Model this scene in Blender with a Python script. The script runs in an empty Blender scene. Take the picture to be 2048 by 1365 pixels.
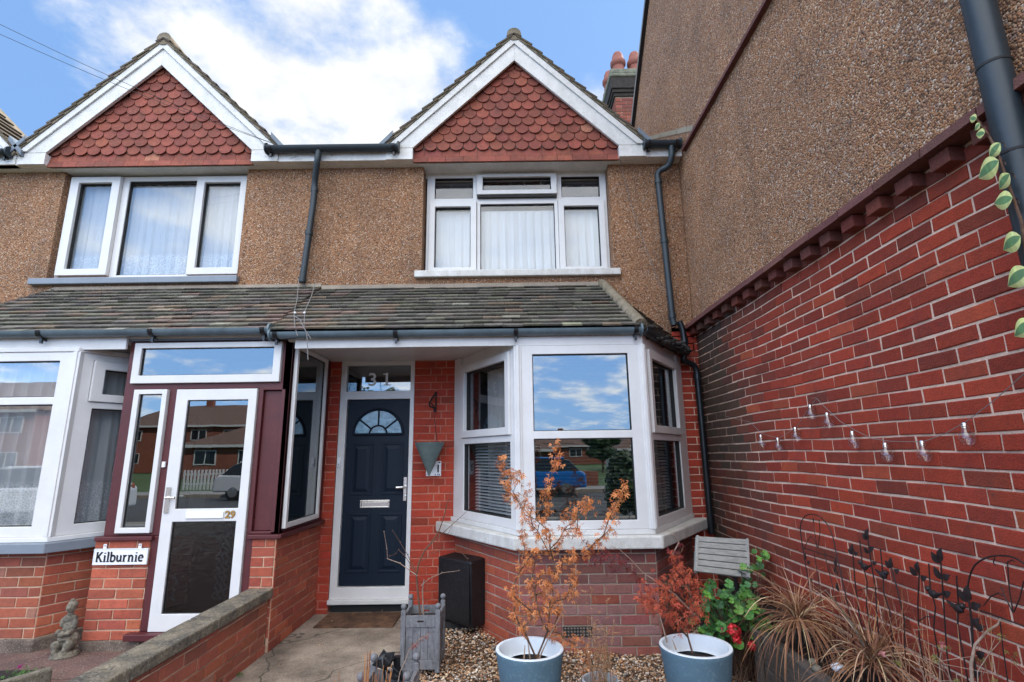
import bpy, math, random
import numpy as np
from mathutils import Vector, Matrix
R = math.radians
rnd = random.Random(7)
sc = bpy.context.scene
COL = sc.collection

# ------------------------------------------------------------------ camera
FPX, PITCH, ROLL = 1040.0, R(12.25), 0.0135
CAM = Vector((0, -5.4, 1.5))
_f = Vector((0, math.cos(PITCH), math.sin(PITCH)))
_u0 = Vector((0, -math.sin(PITCH), math.cos(PITCH)))
_r = Vector((1, 0, 0)) * math.cos(ROLL) - _u0 * math.sin(ROLL)
_u = Vector((1, 0, 0)) * math.sin(ROLL) + _u0 * math.cos(ROLL)
cd = bpy.data.cameras.new('camera')
cam = bpy.data.objects.new('camera', cd)
COL.objects.link(cam)
cd.sensor_width = 36
cd.lens = FPX / 2048 * 36
cd.clip_end = 2000
cam.matrix_world = Matrix.Translation(CAM) @ Matrix((_r, _u, -_f)).transposed().to_4x4()
sc.camera = cam


def at(px, py, Y=None, z=None, x=None):
    """survey helper: where the sight line through a photo point meets a real plane"""
    d = (px - 1024) / FPX * _r - (py - 682.5) / FPX * _u + _f
    if Y is not None:
        t = (Y - CAM.y) / d.y
    elif z is not None:
        t = (z - CAM.z) / d.z
    else:
        t = (x - CAM.x) / d.x
    return CAM + d * t


# ------------------------------------------------------------------ sky, sun, exposure
def lin(r, g, b):
    def f(c):
        c /= 255
        return c / 12.92 if c <= .04045 else ((c + .055) / 1.055) ** 2.4
    return (f(r), f(g), f(b), 1)


SUN_EL, SUN_AZ = R(43), R(52)          # behind the houses, to the right
world = bpy.data.worlds.new('World')
sc.world = world
world.use_nodes = True
nt = world.node_tree
N, L = nt.nodes, nt.links
bg = N['Background']
sky = N.new('ShaderNodeTexSky')
sky.sky_type = 'NISHITA'
sky.sun_disc = False
sky.sun_elevation = SUN_EL
sky.sun_rotation = SUN_AZ
tc = N.new('ShaderNodeTexCoord')
tint = N.new('ShaderNodeMix'); tint.data_type = 'RGBA'; tint.blend_type = 'MULTIPLY'
tint.inputs[0].default_value = 1
tint.inputs[7].default_value = (0.86, 1.08, 1.24, 1)
L.new(sky.outputs[0], tint.inputs[6])
blue = N.new('ShaderNodeMix'); blue.data_type = 'RGBA'; blue.inputs[0].default_value = .8     # clear-air blue over the hazy glow
L.new(tint.outputs[2], blue.inputs[6]); blue.inputs[7].default_value = (1.9, 3.5, 6.6, 1)
# clouds: noise over the direction, stretched onto a flat layer
sep = N.new('ShaderNodeSeparateXYZ'); L.new(tc.outputs['Generated'], sep.inputs[0])
def mth(op, a, b=None, c=None):
    n = N.new('ShaderNodeMath'); n.operation = op
    for i, v in enumerate((a, b, c)):
        if v is None: continue
        if isinstance(v, (int, float)): n.inputs[i].default_value = v
        else: L.new(v, n.inputs[i])
    return n.outputs[0]
den = mth('ADD', mth('MAXIMUM', sep.outputs[2], 0.0), .22)
comb = N.new('ShaderNodeCombineXYZ')
L.new(mth('DIVIDE', sep.outputs[0], den), comb.inputs[0])
L.new(mth('DIVIDE', sep.outputs[1], den), comb.inputs[1])
def wnoise(scale, detail, off):
    n = N.new('ShaderNodeTexNoise'); n.inputs['Scale'].default_value = scale
    n.inputs['Detail'].default_value = detail; n.inputs['Roughness'].default_value = .58
    m = N.new('ShaderNodeVectorMath'); m.operation = 'ADD'; m.inputs[1].default_value = off
    L.new(comb.outputs[0], m.inputs[0]); L.new(m.outputs[0], n.inputs['Vector'])
    return n.outputs[0]
n1 = wnoise(2.6, 10, (3.1, 7.4, 0))
n2 = wnoise(5.5, 6, (1.3, 2.2, 4))
def bank(px, py, size, w):
    d = at(px, py, Y=50) - CAM; d.normalize()
    v = N.new('ShaderNodeVectorMath'); v.operation = 'DISTANCE'
    v.inputs[1].default_value = d
    L.new(tc.outputs['Generated'], v.inputs[0])
    mr = N.new('ShaderNodeMapRange'); mr.interpolation_type = 'SMOOTHSTEP'
    L.new(v.outputs['Value'], mr.inputs[0])
    mr.inputs[1].default_value = 0; mr.inputs[2].default_value = size
    mr.inputs[3].default_value = w; mr.inputs[4].default_value = 0
    return mr.outputs[0]
s = mth('SUBTRACT', mth('ADD', mth('MULTIPLY', n1, 1.05), mth('MULTIPLY', n2, .45)), .26)
for b in ((700, 230, .26, .17), (840, 180, .15, .09), (560, 110, .14, .10), (330, 30, .20, .15), (1190, 190, .09, .12), (600, 290, .30, .13),
          (1120, 0, .26, -.12), (60, 150, .26, -.07), (470, 20, .09, -.08), (100, 40, .10, .05)):
    s = mth('ADD', s, bank(*b))
# the half of the sky over the street carries broken cumulus
back = mth('MULTIPLY', mth('MINIMUM', mth('MAXIMUM', mth("MULTIPLY", sep.outputs[1], -3.0), 0.0), 1.0), .085)
s = mth('ADD', s, back)
zen = N.new('ShaderNodeMapRange'); zen.interpolation_type = 'SMOOTHSTEP'; L.new(mth('SUBTRACT', sep.outputs[2], mth('MULTIPLY', sep.outputs[1], .5)), zen.inputs[0])
zen.inputs[1].default_value = .66; zen.inputs[2].default_value = .92; zen.inputs[3].default_value = 0; zen.inputs[4].default_value = .34
s = mth('ADD', s, zen.outputs[0])  # unseen cloud added overhead and behind to whiten the fill light
mask = N.new('ShaderNodeMapRange'); mask.interpolation_type = 'SMOOTHSTEP'
L.new(s, mask.inputs[0]); mask.inputs[1].default_value = .52; mask.inputs[2].default_value = .80; mask.inputs[4].default_value = .92
cr = N.new('ShaderNodeValToRGB')
cr.color_ramp.elements[0].position = .34; cr.color_ramp.elements[0].color = (6.0, 6.2, 6.5, 1)
cr.color_ramp.elements[1].position = .60; cr.color_ramp.elements[1].color = (8.0, 7.9, 7.6, 1)
L.new(n2, cr.inputs[0])
mix = N.new('ShaderNodeMix'); mix.data_type = 'RGBA'
L.new(mask.outputs[0], mix.inputs[0]); L.new(blue.outputs[2], mix.inputs[6]); L.new(cr.outputs[0], mix.inputs[7])
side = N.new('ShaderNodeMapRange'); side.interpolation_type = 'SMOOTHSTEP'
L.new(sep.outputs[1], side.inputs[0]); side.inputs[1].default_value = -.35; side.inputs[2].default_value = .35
side.inputs[3].default_value = 2.1; side.inputs[4].default_value = .60      # whole sky boosted behind the camera as added fill, dimmed in view
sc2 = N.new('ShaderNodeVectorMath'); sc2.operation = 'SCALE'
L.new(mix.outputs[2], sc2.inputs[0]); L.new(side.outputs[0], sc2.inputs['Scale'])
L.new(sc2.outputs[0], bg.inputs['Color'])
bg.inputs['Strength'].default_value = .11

sd = bpy.data.lights.new('sun', 'SUN')
sd.energy = 3.0; sd.angle = R(.5); sd.color = (1, .95, .88)
sun = bpy.data.objects.new('sun', sd); COL.objects.link(sun)
sdir = Vector((math.sin(SUN_AZ) * math.cos(SUN_EL), math.cos(SUN_AZ) * math.cos(SUN_EL), math.sin(SUN_EL)))
sun.rotation_euler = sdir.to_track_quat('Z', 'Y').to_euler()
sun.location = (0, 5, 30)
sc.view_settings.view_transform = 'Standard'
sc.view_settings.look = 'None'
sc.view_settings.exposure = 1.2
sc.view_settings.gamma = 1
sc.cycles.max_bounces = 8
sc.cycles.transparent_max_bounces = 16
sc.cycles.caustics_reflective = False
sc.cycles.caustics_refractive = False


# ------------------------------------------------------------------ materials
MATS = {}
def M(name, col=(.5, .5, .5), rough=.6, var=.15, vs=6., bump=0., bs=60., attr=False, metal=0., spec=.5,
      col2=None, r2=None, stretch=(1, 1, 1), coat=0.):
    if name in MATS: return MATS[name]
    m = bpy.data.materials.new(name); m.use_nodes = True
    nt = m.node_tree; N, L = nt.nodes, nt.links
    p = N['Principled BSDF']
    tc = N.new('ShaderNodeTexCoord')
    mp = N.new('ShaderNodeMapping'); mp.inputs['Scale'].default_value = stretch
    L.new(tc.outputs['Object'], mp.inputs[0])
    no = N.new('ShaderNodeTexNoise'); no.inputs['Scale'].default_value = vs; no.inputs['Detail'].default_value = 8
    no.inputs['Roughness'].default_value = .65
    L.new(mp.outputs[0], no.inputs['Vector'])
    ramp = N.new('ShaderNodeValToRGB')
    ramp.color_ramp.elements[0].position = .32; ramp.color_ramp.elements[1].position = .68
    c = tuple(col[:3])
    if col2 is None:
        a = tuple(x * (1 - var) for x in c); b = tuple(min(1, x * (1 + var)) for x in c)
    else: a, b = c, tuple(col2[:3])
    ramp.color_ramp.elements[0].color = (*a, 1); ramp.color_ramp.elements[1].color = (*b, 1)
    L.new(no.outputs[0], ramp.inputs[0])
    out = ramp.outputs[0]
    if attr:
        at_ = N.new('ShaderNodeAttribute'); at_.attribute_name = 'Col'
        mx = N.new('ShaderNodeMix'); mx.data_type = 'RGBA'; mx.blend_type = 'MULTIPLY'; mx.inputs[0].default_value = 1
        L.new(at_.outputs[0], mx.inputs[6]); L.new(out, mx.inputs[7]); out = mx.outputs[2]
    L.new(out, p.inputs['Base Color'])
    p.inputs['Roughness'].default_value = rough; p.inputs['Metallic'].default_value = metal
    p.inputs['Specular IOR Level'].default_value = spec
    if coat: p.inputs['Coat Weight'].default_value = coat
    if r2 is not None:
        mr = N.new('ShaderNodeMapRange'); L.new(no.outputs[0], mr.inputs[0])
        mr.inputs[3].default_value = rough; mr.inputs[4].default_value = r2
        L.new(mr.outputs[0], p.inputs['Roughness'])
    if bump:
        nb = N.new('ShaderNodeTexNoise'); nb.inputs['Scale'].default_value = bs; nb.inputs['Detail'].default_value = 5
        L.new(mp.outputs[0], nb.inputs['Vector'])
        b_ = N.new('ShaderNodeBump'); b_.inputs['Strength'].default_value = bump; b_.inputs['Distance'].default_value = .01
        L.new(nb.outputs[0], b_.inputs['Height']); L.new(b_.outputs[0], p.inputs['Normal'])
    MATS[name] = m
    return m


def pebbledash(name, tone=1.0, scale=95):
    m = bpy.data.materials.new(name); m.use_nodes = True
    nt = m.node_tree; N, L = nt.nodes, nt.links
    p = N['Principled BSDF']; p.inputs['Roughness'].default_value = .85
    tc = N.new('ShaderNodeTexCoord')
    v = N.new('ShaderNodeTexVoronoi'); v.inputs['Scale'].default_value = scale
    L.new(tc.outputs['Object'], v.inputs['Vector'])
    sp = N.new('ShaderNodeSeparateColor'); L.new(v.outputs['Color'], sp.inputs[0])
    r = N.new('ShaderNodeValToRGB'); r.color_ramp.interpolation = 'CONSTANT'
    els = [(0, (.10, .055, .03)), (.14, (.26, .125, .058)), (.36, (.38, .18, .08)), (.58, (.42, .235, .125)),
           (.72, (.30, .16, .10)), (.84, (.48, .33, .21)), (.95, (.62, .50, .40))]
    cr = r.color_ramp
    while len(cr.elements) < len(els): cr.elements.new(.5)
    for e, (pos, c) in zip(cr.elements, els):
        e.position = pos; e.color = (*[x * tone for x in c], 1)
    L.new(sp.outputs[0], r.inputs[0])
    big = N.new('ShaderNodeTexNoise'); big.inputs['Scale'].default_value = 2.2; big.inputs['Detail'].default_value = 7
    L.new(tc.outputs['Object'], big.inputs['Vector'])
    br = N.new('ShaderNodeValToRGB')
    br.color_ramp.elements[0].position = .3; br.color_ramp.elements[0].color = (.80, .78, .78, 1)
    br.color_ramp.elements[1].position = .7; br.color_ramp.elements[1].color = (1.12, 1.06, 1.0, 1)
    L.new(big.outputs[0], br.inputs[0])
    mx = N.new('ShaderNodeMix'); mx.data_type = 'RGBA'; mx.blend_type = 'MULTIPLY'; mx.inputs[0].default_value = 1
    L.new(r.outputs[0], mx.inputs[6]); L.new(br.outputs[0], mx.inputs[7])
    # bare mortar patches where stones have fallen
    nf = N.new('ShaderNodeTexNoise'); nf.inputs['Scale'].default_value = 14; nf.inputs['Detail'].default_value = 4
    L.new(tc.outputs['Object'], nf.inputs['Vector'])
    mr = N.new('ShaderNodeMapRange'); L.new(nf.outputs[0], mr.inputs[0])
    mr.inputs[1].default_value = .60; mr.inputs[2].default_value = .72; mr.inputs[3].default_value = 0; mr.inputs[4].default_value = .55
    mx2 = N.new('ShaderNodeMix'); mx2.data_type = 'RGBA'
    L.new(mr.outputs[0], mx2.inputs[0]); L.new(mx.outputs[2], mx2.inputs[6])
    mx2.inputs[7].default_value = (.30 * tone, .225 * tone, .195 * tone, 1)
    sm = N.new('ShaderNodeMapping'); sm.inputs['Scale'].default_value = (3.2, 3.2, .30); L.new(tc.outputs['Object'], sm.inputs[0])
    sn = N.new('ShaderNodeTexNoise'); sn.inputs['Scale'].default_value = 1.6; sn.inputs['Detail'].default_value = 7; L.new(sm.outputs[0], sn.inputs['Vector'])
    sr = N.new('ShaderNodeMapRange'); L.new(sn.outputs[0], sr.inputs[0]); sr.inputs[1].default_value = .50; sr.inputs[2].default_value = .72; sr.inputs[4].default_value = .24
    mx3 = N.new('ShaderNodeMix'); mx3.data_type = 'RGBA'; L.new(sr.outputs[0], mx3.inputs[0]); L.new(mx2.outputs[2], mx3.inputs[6]); mx3.inputs[7].default_value = (.09, .065, .048, 1)
    L.new(mx3.outputs[2], p.inputs['Base Color'])
    b = N.new('ShaderNodeBump'); b.inputs['Strength'].default_value = 1.0; b.inputs['Distance'].default_value = .010
    b.invert = True
    L.new(v.outputs['Distance'], b.inputs['Height']); L.new(b.outputs[0], p.inputs['Normal'])
    MATS[name] = m
    return m


def glass(name, refl=.25, tintc=(.95, .95, .95), bump=0.):
    m = bpy.data.materials.new(name); m.use_nodes = True
    nt = m.node_tree; N, L = nt.nodes, nt.links
    for n in list(N): N.remove(n)
    o = N.new('ShaderNodeOutputMaterial'); t = N.new('ShaderNodeBsdfTransparent'); t.inputs[0].default_value = (*tintc, 1)
    g = N.new('ShaderNodeBsdfGlossy'); g.inputs['Roughness'].default_value = .0 if not bump else .06
    g.inputs['Color'].default_value = (.96, .98, 1, 1)
    mx = N.new('ShaderNodeMixShader')
    fr = N.new('ShaderNodeLayerWeight'); fr.inputs['Blend'].default_value = .5
    pw_ = N.new('ShaderNodeMath'); pw_.operation = 'POWER'; pw_.inputs[1].default_value = 4.5; L.new(fr.outputs['Facing'], pw_.inputs[0])
    mm = N.new('ShaderNodeMath'); mm.operation = 'ADD'; mm.inputs[1].default_value = refl + .035; mm.use_clamp = True
    L.new(pw_.outputs[0], mm.inputs[0]); L.new(mm.outputs[0], mx.inputs[0])
    L.new(t.outputs[0], mx.inputs[1]); L.new(g.outputs[0], mx.inputs[2]); L.new(mx.outputs[0], o.inputs[0])
    tc = N.new('ShaderNodeTexCoord'); nb = N.new('ShaderNodeTexNoise')
    nb.inputs['Scale'].default_value = 3 if not bump else 26
    L.new(tc.outputs['Object'], nb.inputs['Vector'])
    b = N.new('ShaderNodeBump'); b.inputs['Strength'].default_value = .02 if not bump else bump
    b.inputs['Distance'].default_value = .01
    L.new(nb.outputs[0], b.inputs['Height']); L.new(b.outputs[0], g.inputs['Normal'])
    MATS[name] = m
    return m


def net(name, opac=.5, lace=False, z0=0):
    m = bpy.data.materials.new(name); m.use_nodes = True
    nt = m.node_tree; N, L = nt.nodes, nt.links
    for n in list(N): N.remove(n)
    o = N.new('ShaderNodeOutputMaterial'); t = N.new('ShaderNodeBsdfTransparent')
    d = N.new('ShaderNodeBsdfDiffuse'); d.inputs[0].default_value = (.86, .9, .92, 1)
    tr = N.new('ShaderNodeBsdfTranslucent'); tr.inputs[0].default_value = (.8, .85, .88, 1)
    a = N.new('ShaderNodeMixShader'); a.inputs[0].default_value = .25
    L.new(d.outputs[0], a.inputs[1]); L.new(tr.outputs[0], a.inputs[2])
    mx = N.new('ShaderNodeMixShader'); mx.inputs[0].default_value = opac
    L.new(t.outputs[0], mx.inputs[1]); L.new(a.outputs[0], mx.inputs[2]); L.new(mx.outputs[0], o.inputs[0])
    if lace:
        tc = N.new('ShaderNodeTexCoord'); v = N.new('ShaderNodeTexVoronoi'); v.inputs['Scale'].default_value = 48
        v.feature = 'DISTANCE_TO_EDGE'
        L.new(tc.outputs['Object'], v.inputs['Vector'])
        lt = N.new('ShaderNodeMath'); lt.operation = 'LESS_THAN'; lt.inputs[1].default_value = .09
        L.new(v.outputs['Distance'], lt.inputs[0])
        sp = N.new('ShaderNodeSeparateXYZ'); L.new(tc.outputs['Object'], sp.inputs[0])
        mr = N.new('ShaderNodeMapRange'); L.new(sp.outputs[2], mr.inputs[0])
        mr.inputs[1].default_value = z0 + .34; mr.inputs[2].default_value = z0 + .28
        mr.inputs[3].default_value = 0; mr.inputs[4].default_value = .42
        ml = N.new('ShaderNodeMath'); ml.operation = 'MULTIPLY_ADD'; ml.inputs[2].default_value = opac
        L.new(lt.outputs[0], ml.inputs[0]); L.new(mr.outputs[0], ml.inputs[1]); L.new(ml.outputs[0], mx.inputs[0])
    MATS[name] = m
    return m


def brick_mat(name):
    m = M(name, (1, 1, 1), .88, .26, 26, .6, 120, attr=True); nt = m.node_tree; N, L = nt.nodes, nt.links; p = N['Principled BSDF']
    src = p.inputs['Base Color'].links[0].from_socket
    tc = N.new('ShaderNodeTexCoord')
    def noise(sc_, det):
        n = N.new('ShaderNodeTexNoise'); n.inputs['Scale'].default_value = sc_; n.inputs['Detail'].default_value = det; n.inputs['Roughness'].default_value = .7
        L.new(tc.outputs['Object'], n.inputs['Vector']); return n.outputs[0]
    def mr(v, a, b, c, d):
        n = N.new('ShaderNodeMapRange'); L.new(v, n.inputs[0])
        for i, x in enumerate((a, b, c, d)): n.inputs[i + 1].default_value = x
        return n.outputs[0]
    def mixr(f, a, col):
        x = N.new('ShaderNodeMix'); x.data_type = 'RGBA'; L.new(f, x.inputs[0]); L.new(a, x.inputs[6]); x.inputs[7].default_value = (*col, 1); return x.outputs[2]
    o = mixr(mr(noise(1.7, 8), .52, .74, 0, .5), src, (.075, .04, .032))        # sooty weathering in patches
    o = mixr(mr(noise(4.1, 9), .64, .76, 0, .30), o, (.40, .27, .22))            # salt bloom and mortar smears
    o = mixr(mr(noise(46, 3), .62, .70, 0, .6), o, (.06, .035, .03))             # pits
    L.new(o, p.inputs['Base Color'])
pebbledash('pebbledash', .95, 110); pebbledash('pebbledash_big', 1.02, 92)
glass('glass', .10); glass('glass_bay', .13, (.45, .5, .5)); glass('glass_rough', .03, (.5, .5, .5), .35); glass('bulb_glass', .05, (.93, .93, .93))
glass('glass_upper', .01, (.96, .97, .98))
net('net', .88); net('net_lace', .72, True, 3.45); net('net_lace_low', .7, True, 1.0)
brick_mat('brick')
M('mortar_red', lin(196, 132, 112), .95, .35, 3, .5, 120, col2=lin(140, 66, 50))
M('mortar_pale', lin(214, 182, 160), .95, .25, 9, .6, 120)
M('mortar_grey', lin(164, 148, 134), .95, .3, 7, .6, 120)
M('mortar_tan', lin(196, 164, 138), .95, .25, 7, .6, 120)
M('upvc', (.62, .61, .60), .32, .08, 4, .03, 20, col2=(.70, .69, .68))
M('upvc_dirty', (.58, .57, .55), .4, .12, 5, col2=(.68, .67, .66))
M('white_paint', (.71, .70, .68), .5, .10, 5, .15, 40, col2=(.56, .55, .52))
M('sill_paint', (.68, .67, .64), .6, .14, 7, .4, 50, col2=(.50, .48, .44), stretch=(1.6, 1.6, .6))
M('grey_paint', lin(122, 130, 140), .5, .06, 5)
M('black_plastic', lin(38, 48, 54), .38, .25, 5, .05, 50, r2=.6)
M('grey_gutter', lin(92, 108, 116), .35, .3, 4, .05, 50)
M('black_pipe', lin(22, 26, 30), .3, .3, 6)
M('lead', lin(105, 115, 125), .6, .2, 6, .2, 20)
M('door_navy', lin(8, 24, 40), .5, .06, 3, .12, 180, stretch=(1, 1, .12), spec=.25)
M('brown_frame', lin(80, 30, 32), .5, .15, 8, .1, 80)
M('chrome', (.75, .73, .70), .22, .05, 3, metal=1)
M('tile', (1, 1, 1), .92, .4, 11, .7, 60, attr=True)
M('hung_tile', (1, 1, 1), .82, .3, 9, .5, 80, attr=True)
M('mossy', lin(92, 84, 66), .95, .4, 9, .9, 50, col2=lin(140, 128, 110))
M('coping', lin(66, 62, 56), .95, .4, 9, .9, 60, col2=lin(134, 122, 102))
M('concrete', lin(100, 88, 78), .95, .3, 2.6, .6, 90, col2=lin(172, 156, 140))
M('paving', lin(112, 84, 76), .95, .3, 4, .5, 90, col2=lin(84, 62, 58))
M('cement', lin(150, 138, 124), .95, .2, 6, .5, 60)
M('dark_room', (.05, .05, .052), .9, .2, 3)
M('mat_fibre', lin(132, 96, 70), 1, .5, 9, 1, 300, col2=lin(62, 42, 30))
M('meter_black', lin(22, 23, 26), .42, .3, 12, .25, 60)
M('grey_wood', lin(112, 112, 116), .85, .25, 12, .5, 40, stretch=(6, 6, 1))
M('pale_wood', lin(150, 150, 146), .85, .25, 12, .5, 40, stretch=(1, 6, 6))
M('soil', lin(34, 26, 22), 1, .5, 30, 1, 80)
M('sleeper', lin(82, 74, 68), .9, .35, 8, .7, 40, stretch=(6, 1, 6))
M('pot_blue', lin(84, 112, 128), .7, .14, 5, .25, 120)
M('pot_white', lin(216, 222, 228), .5, .06, 5)
M('pot_grey', lin(150, 152, 154), .7, .25, 9, .2, 60)
M('bark', lin(96, 70, 54), .9, .3, 40, .4, 90)
M('bark_pale', lin(150, 128, 112), .9, .3, 40, .4, 90)
M('maple_orange', (1, 1, 1), .8, .25, 60, attr=True)
M('leaf', (1, 1, 1), .55, .2, 40, attr=True)
M('dry_blade', (1, 1, 1), .8, .25, 30, attr=True)
M('pebble', (1, 1, 1), .8, .2, 90, .2, 200, attr=True)
M('iron', lin(46, 38, 38), .5, .3, 20, .2, 90, metal=.4)
M('stone_grey', lin(84, 78, 68), .95, .4, 16, .9, 60, col2=lin(136, 128, 112))
M('terracotta_pot', lin(132, 80, 68), .85, .2, 10, .3, 50)
M('chimney_cap', lin(110, 112, 98), .95, .4, 12, .6, 40)
M('soot_brick', lin(48, 44, 42), .95, .4, 14, .5, 40)
M('metal_zinc', lin(96, 112, 110), .5, .2, 9, .2, 60)
M('plinth', lin(74, 62, 54), .95, .4, 7, .8, 50, col2=lin(120, 104, 92))
M('obscured_sky_tint', lin(120, 158, 178), .12, .35, 14, .3, 30, spec=1.)  # pale blue sky reflection put into the fan pane's base colour
M('ink', (.012, .012, .014), .5, .05, 5)
M('ink_blue', lin(40, 56, 104), .5, .05, 5)
M('enamel', (.82, .83, .85), .2, .03, 4)
M('gold', lin(196, 150, 74), .35, .1, 6, metal=.6)
M('etched', lin(222, 228, 230), .5, .03, 5)
M('slat_blind', (.34, .35, .35), .5, .05, 5)
M('curtain', (.50, .49, .46), .9, .1, 6)
M('wire_grey', lin(120, 118, 116), .6, .1, 6)
M('wire_dark', lin(44, 46, 50), .6, .1, 6)
M('rubber', (.02, .02, .02), .8, .1, 6)
M('tarmac', (.055, .055, .058), .9, .2, 2, .3, 60)
M('pavement', (.24, .23, .22), .9, .15, 1.5, .2, 30)
M('grass', lin(62, 84, 40), 1, .4, 2, .5, 30)
M('car_blue', lin(20, 110, 190), .25, .02, 2, coat=.6)
M('car_silver', (.62, .63, .65), .25, .02, 2, coat=.6)
M('car_glass', (.02, .025, .03), .06, .02, 2)
M('far_brick', lin(140, 84, 66), .9, .2, 1.2, .2, 20)
M('far_roof', lin(104, 80, 70), .9, .2, 2, .4, 12)
M('far_render', (.55, .52, .47), .9, .1, 2)
M('red_tile_edge', lin(104, 62, 58), .85, .3, 9, .4, 60)
M('lichen_flash', lin(150, 140, 122), .95, .25, 8, .6, 60)


def speckle(name, lo=(.05, .045, .04), hi=(.55, .5, .44), sc_=70, a=.45, b_=.35, cracks=False):
    m = MATS[name]; nt = m.node_tree; N, L = nt.nodes, nt.links; p = N['Principled BSDF']; src = p.inputs['Base Color'].links[0].from_socket
    tc = N.new('ShaderNodeTexCoord')
    def layer(src, scale, lo_, hi_, amt, col, off):
        n = N.new('ShaderNodeTexNoise'); n.inputs['Scale'].default_value = scale; n.inputs['Detail'].default_value = 4
        mp = N.new('ShaderNodeMapping'); mp.inputs['Location'].default_value = (off, off, off); L.new(tc.outputs['Object'], mp.inputs[0]); L.new(mp.outputs[0], n.inputs['Vector'])
        r = N.new('ShaderNodeMapRange'); L.new(n.outputs[0], r.inputs[0]); r.inputs[1].default_value = lo_; r.inputs[2].default_value = hi_; r.inputs[4].default_value = amt
        x = N.new('ShaderNodeMix'); x.data_type = 'RGBA'; L.new(r.outputs[0], x.inputs[0]); L.new(src, x.inputs[6]); x.inputs[7].default_value = (*col, 1); return x.outputs[2]
    o = layer(src, sc_, .55, .66, a, lo, 0); o = layer(o, sc_ * 1.3, .57, .68, b_, hi, 5); o = layer(o, 6, .52, .70, a * .8, lo, 9)
    if cracks:
        v = N.new('ShaderNodeTexVoronoi'); v.feature = 'DISTANCE_TO_EDGE'; v.inputs['Scale'].default_value = .9
        nn = N.new('ShaderNodeTexNoise'); nn.inputs['Scale'].default_value = 5; L.new(tc.outputs['Object'], nn.inputs['Vector'])
        va = N.new('ShaderNodeVectorMath'); va.operation = 'MULTIPLY_ADD'; va.inputs[1].default_value = (.3, .3, .3); L.new(nn.outputs['Color'], va.inputs[0]); L.new(tc.outputs['Object'], va.inputs[2]); L.new(va.outputs[0], v.inputs['Vector'])
        r = N.new('ShaderNodeMapRange'); L.new(v.outputs['Distance'], r.inputs[0]); r.inputs[1].default_value = .012; r.inputs[2].default_value = .002; r.inputs[4].default_value = .8
        x = N.new('ShaderNodeMix'); x.data_type = 'RGBA'; L.new(r.outputs[0], x.inputs[0]); L.new(o, x.inputs[6]); x.inputs[7].default_value = (.03, .03, .022, 1); o = x.outputs[2]
    L.new(o, p.inputs['Base Color'])
speckle('concrete', cracks=True); speckle('coping', sc_=60, a=.7); speckle('paving'); speckle('plinth'); speckle('stone_grey', a=.5, b_=.2)
speckle('pot_blue', (.06, .10, .12), (.30, .36, .38), 40, .25, .2); speckle('sill_paint', (.25, .24, .20), (.8, .8, .8), 45, .16, .1); speckle('white_paint', (.22, .22, .18), (.8, .8, .8), 30, .18, .1)
speckle('meter_black', (.002, .002, .002), (.05, .05, .055), 60, .5, .4); speckle('grey_wood', (.05, .05, .05), (.32, .32, .32), 30, .4, .25); speckle('tile', (.05, .05, .035), (.36, .34, .28), 24, .3, .22)
speckle('hung_tile', (.07, .03, .02), (.38, .26, .20), 30, .35, .15)

# ------------------------------------------------------------------ mesh helpers
class Fr:
    """a wall frame: a runs along u, b is height, c runs outwards along n"""
    def __init__(s, o, u, n, up=(0, 0, 1)):
        s.o = Vector(o); s.u = Vector(u).normalized(); s.n = Vector(n).normalized(); s.up = Vector(up).normalized()
    def __call__(s, a, b, c=0.):
        return s.o + s.u * a + s.up * b + s.n * c


FACE = Fr((0, 0, 0), (1, 0, 0), (0, -1, 0))       # a = x, b = z, c = -y


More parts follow.
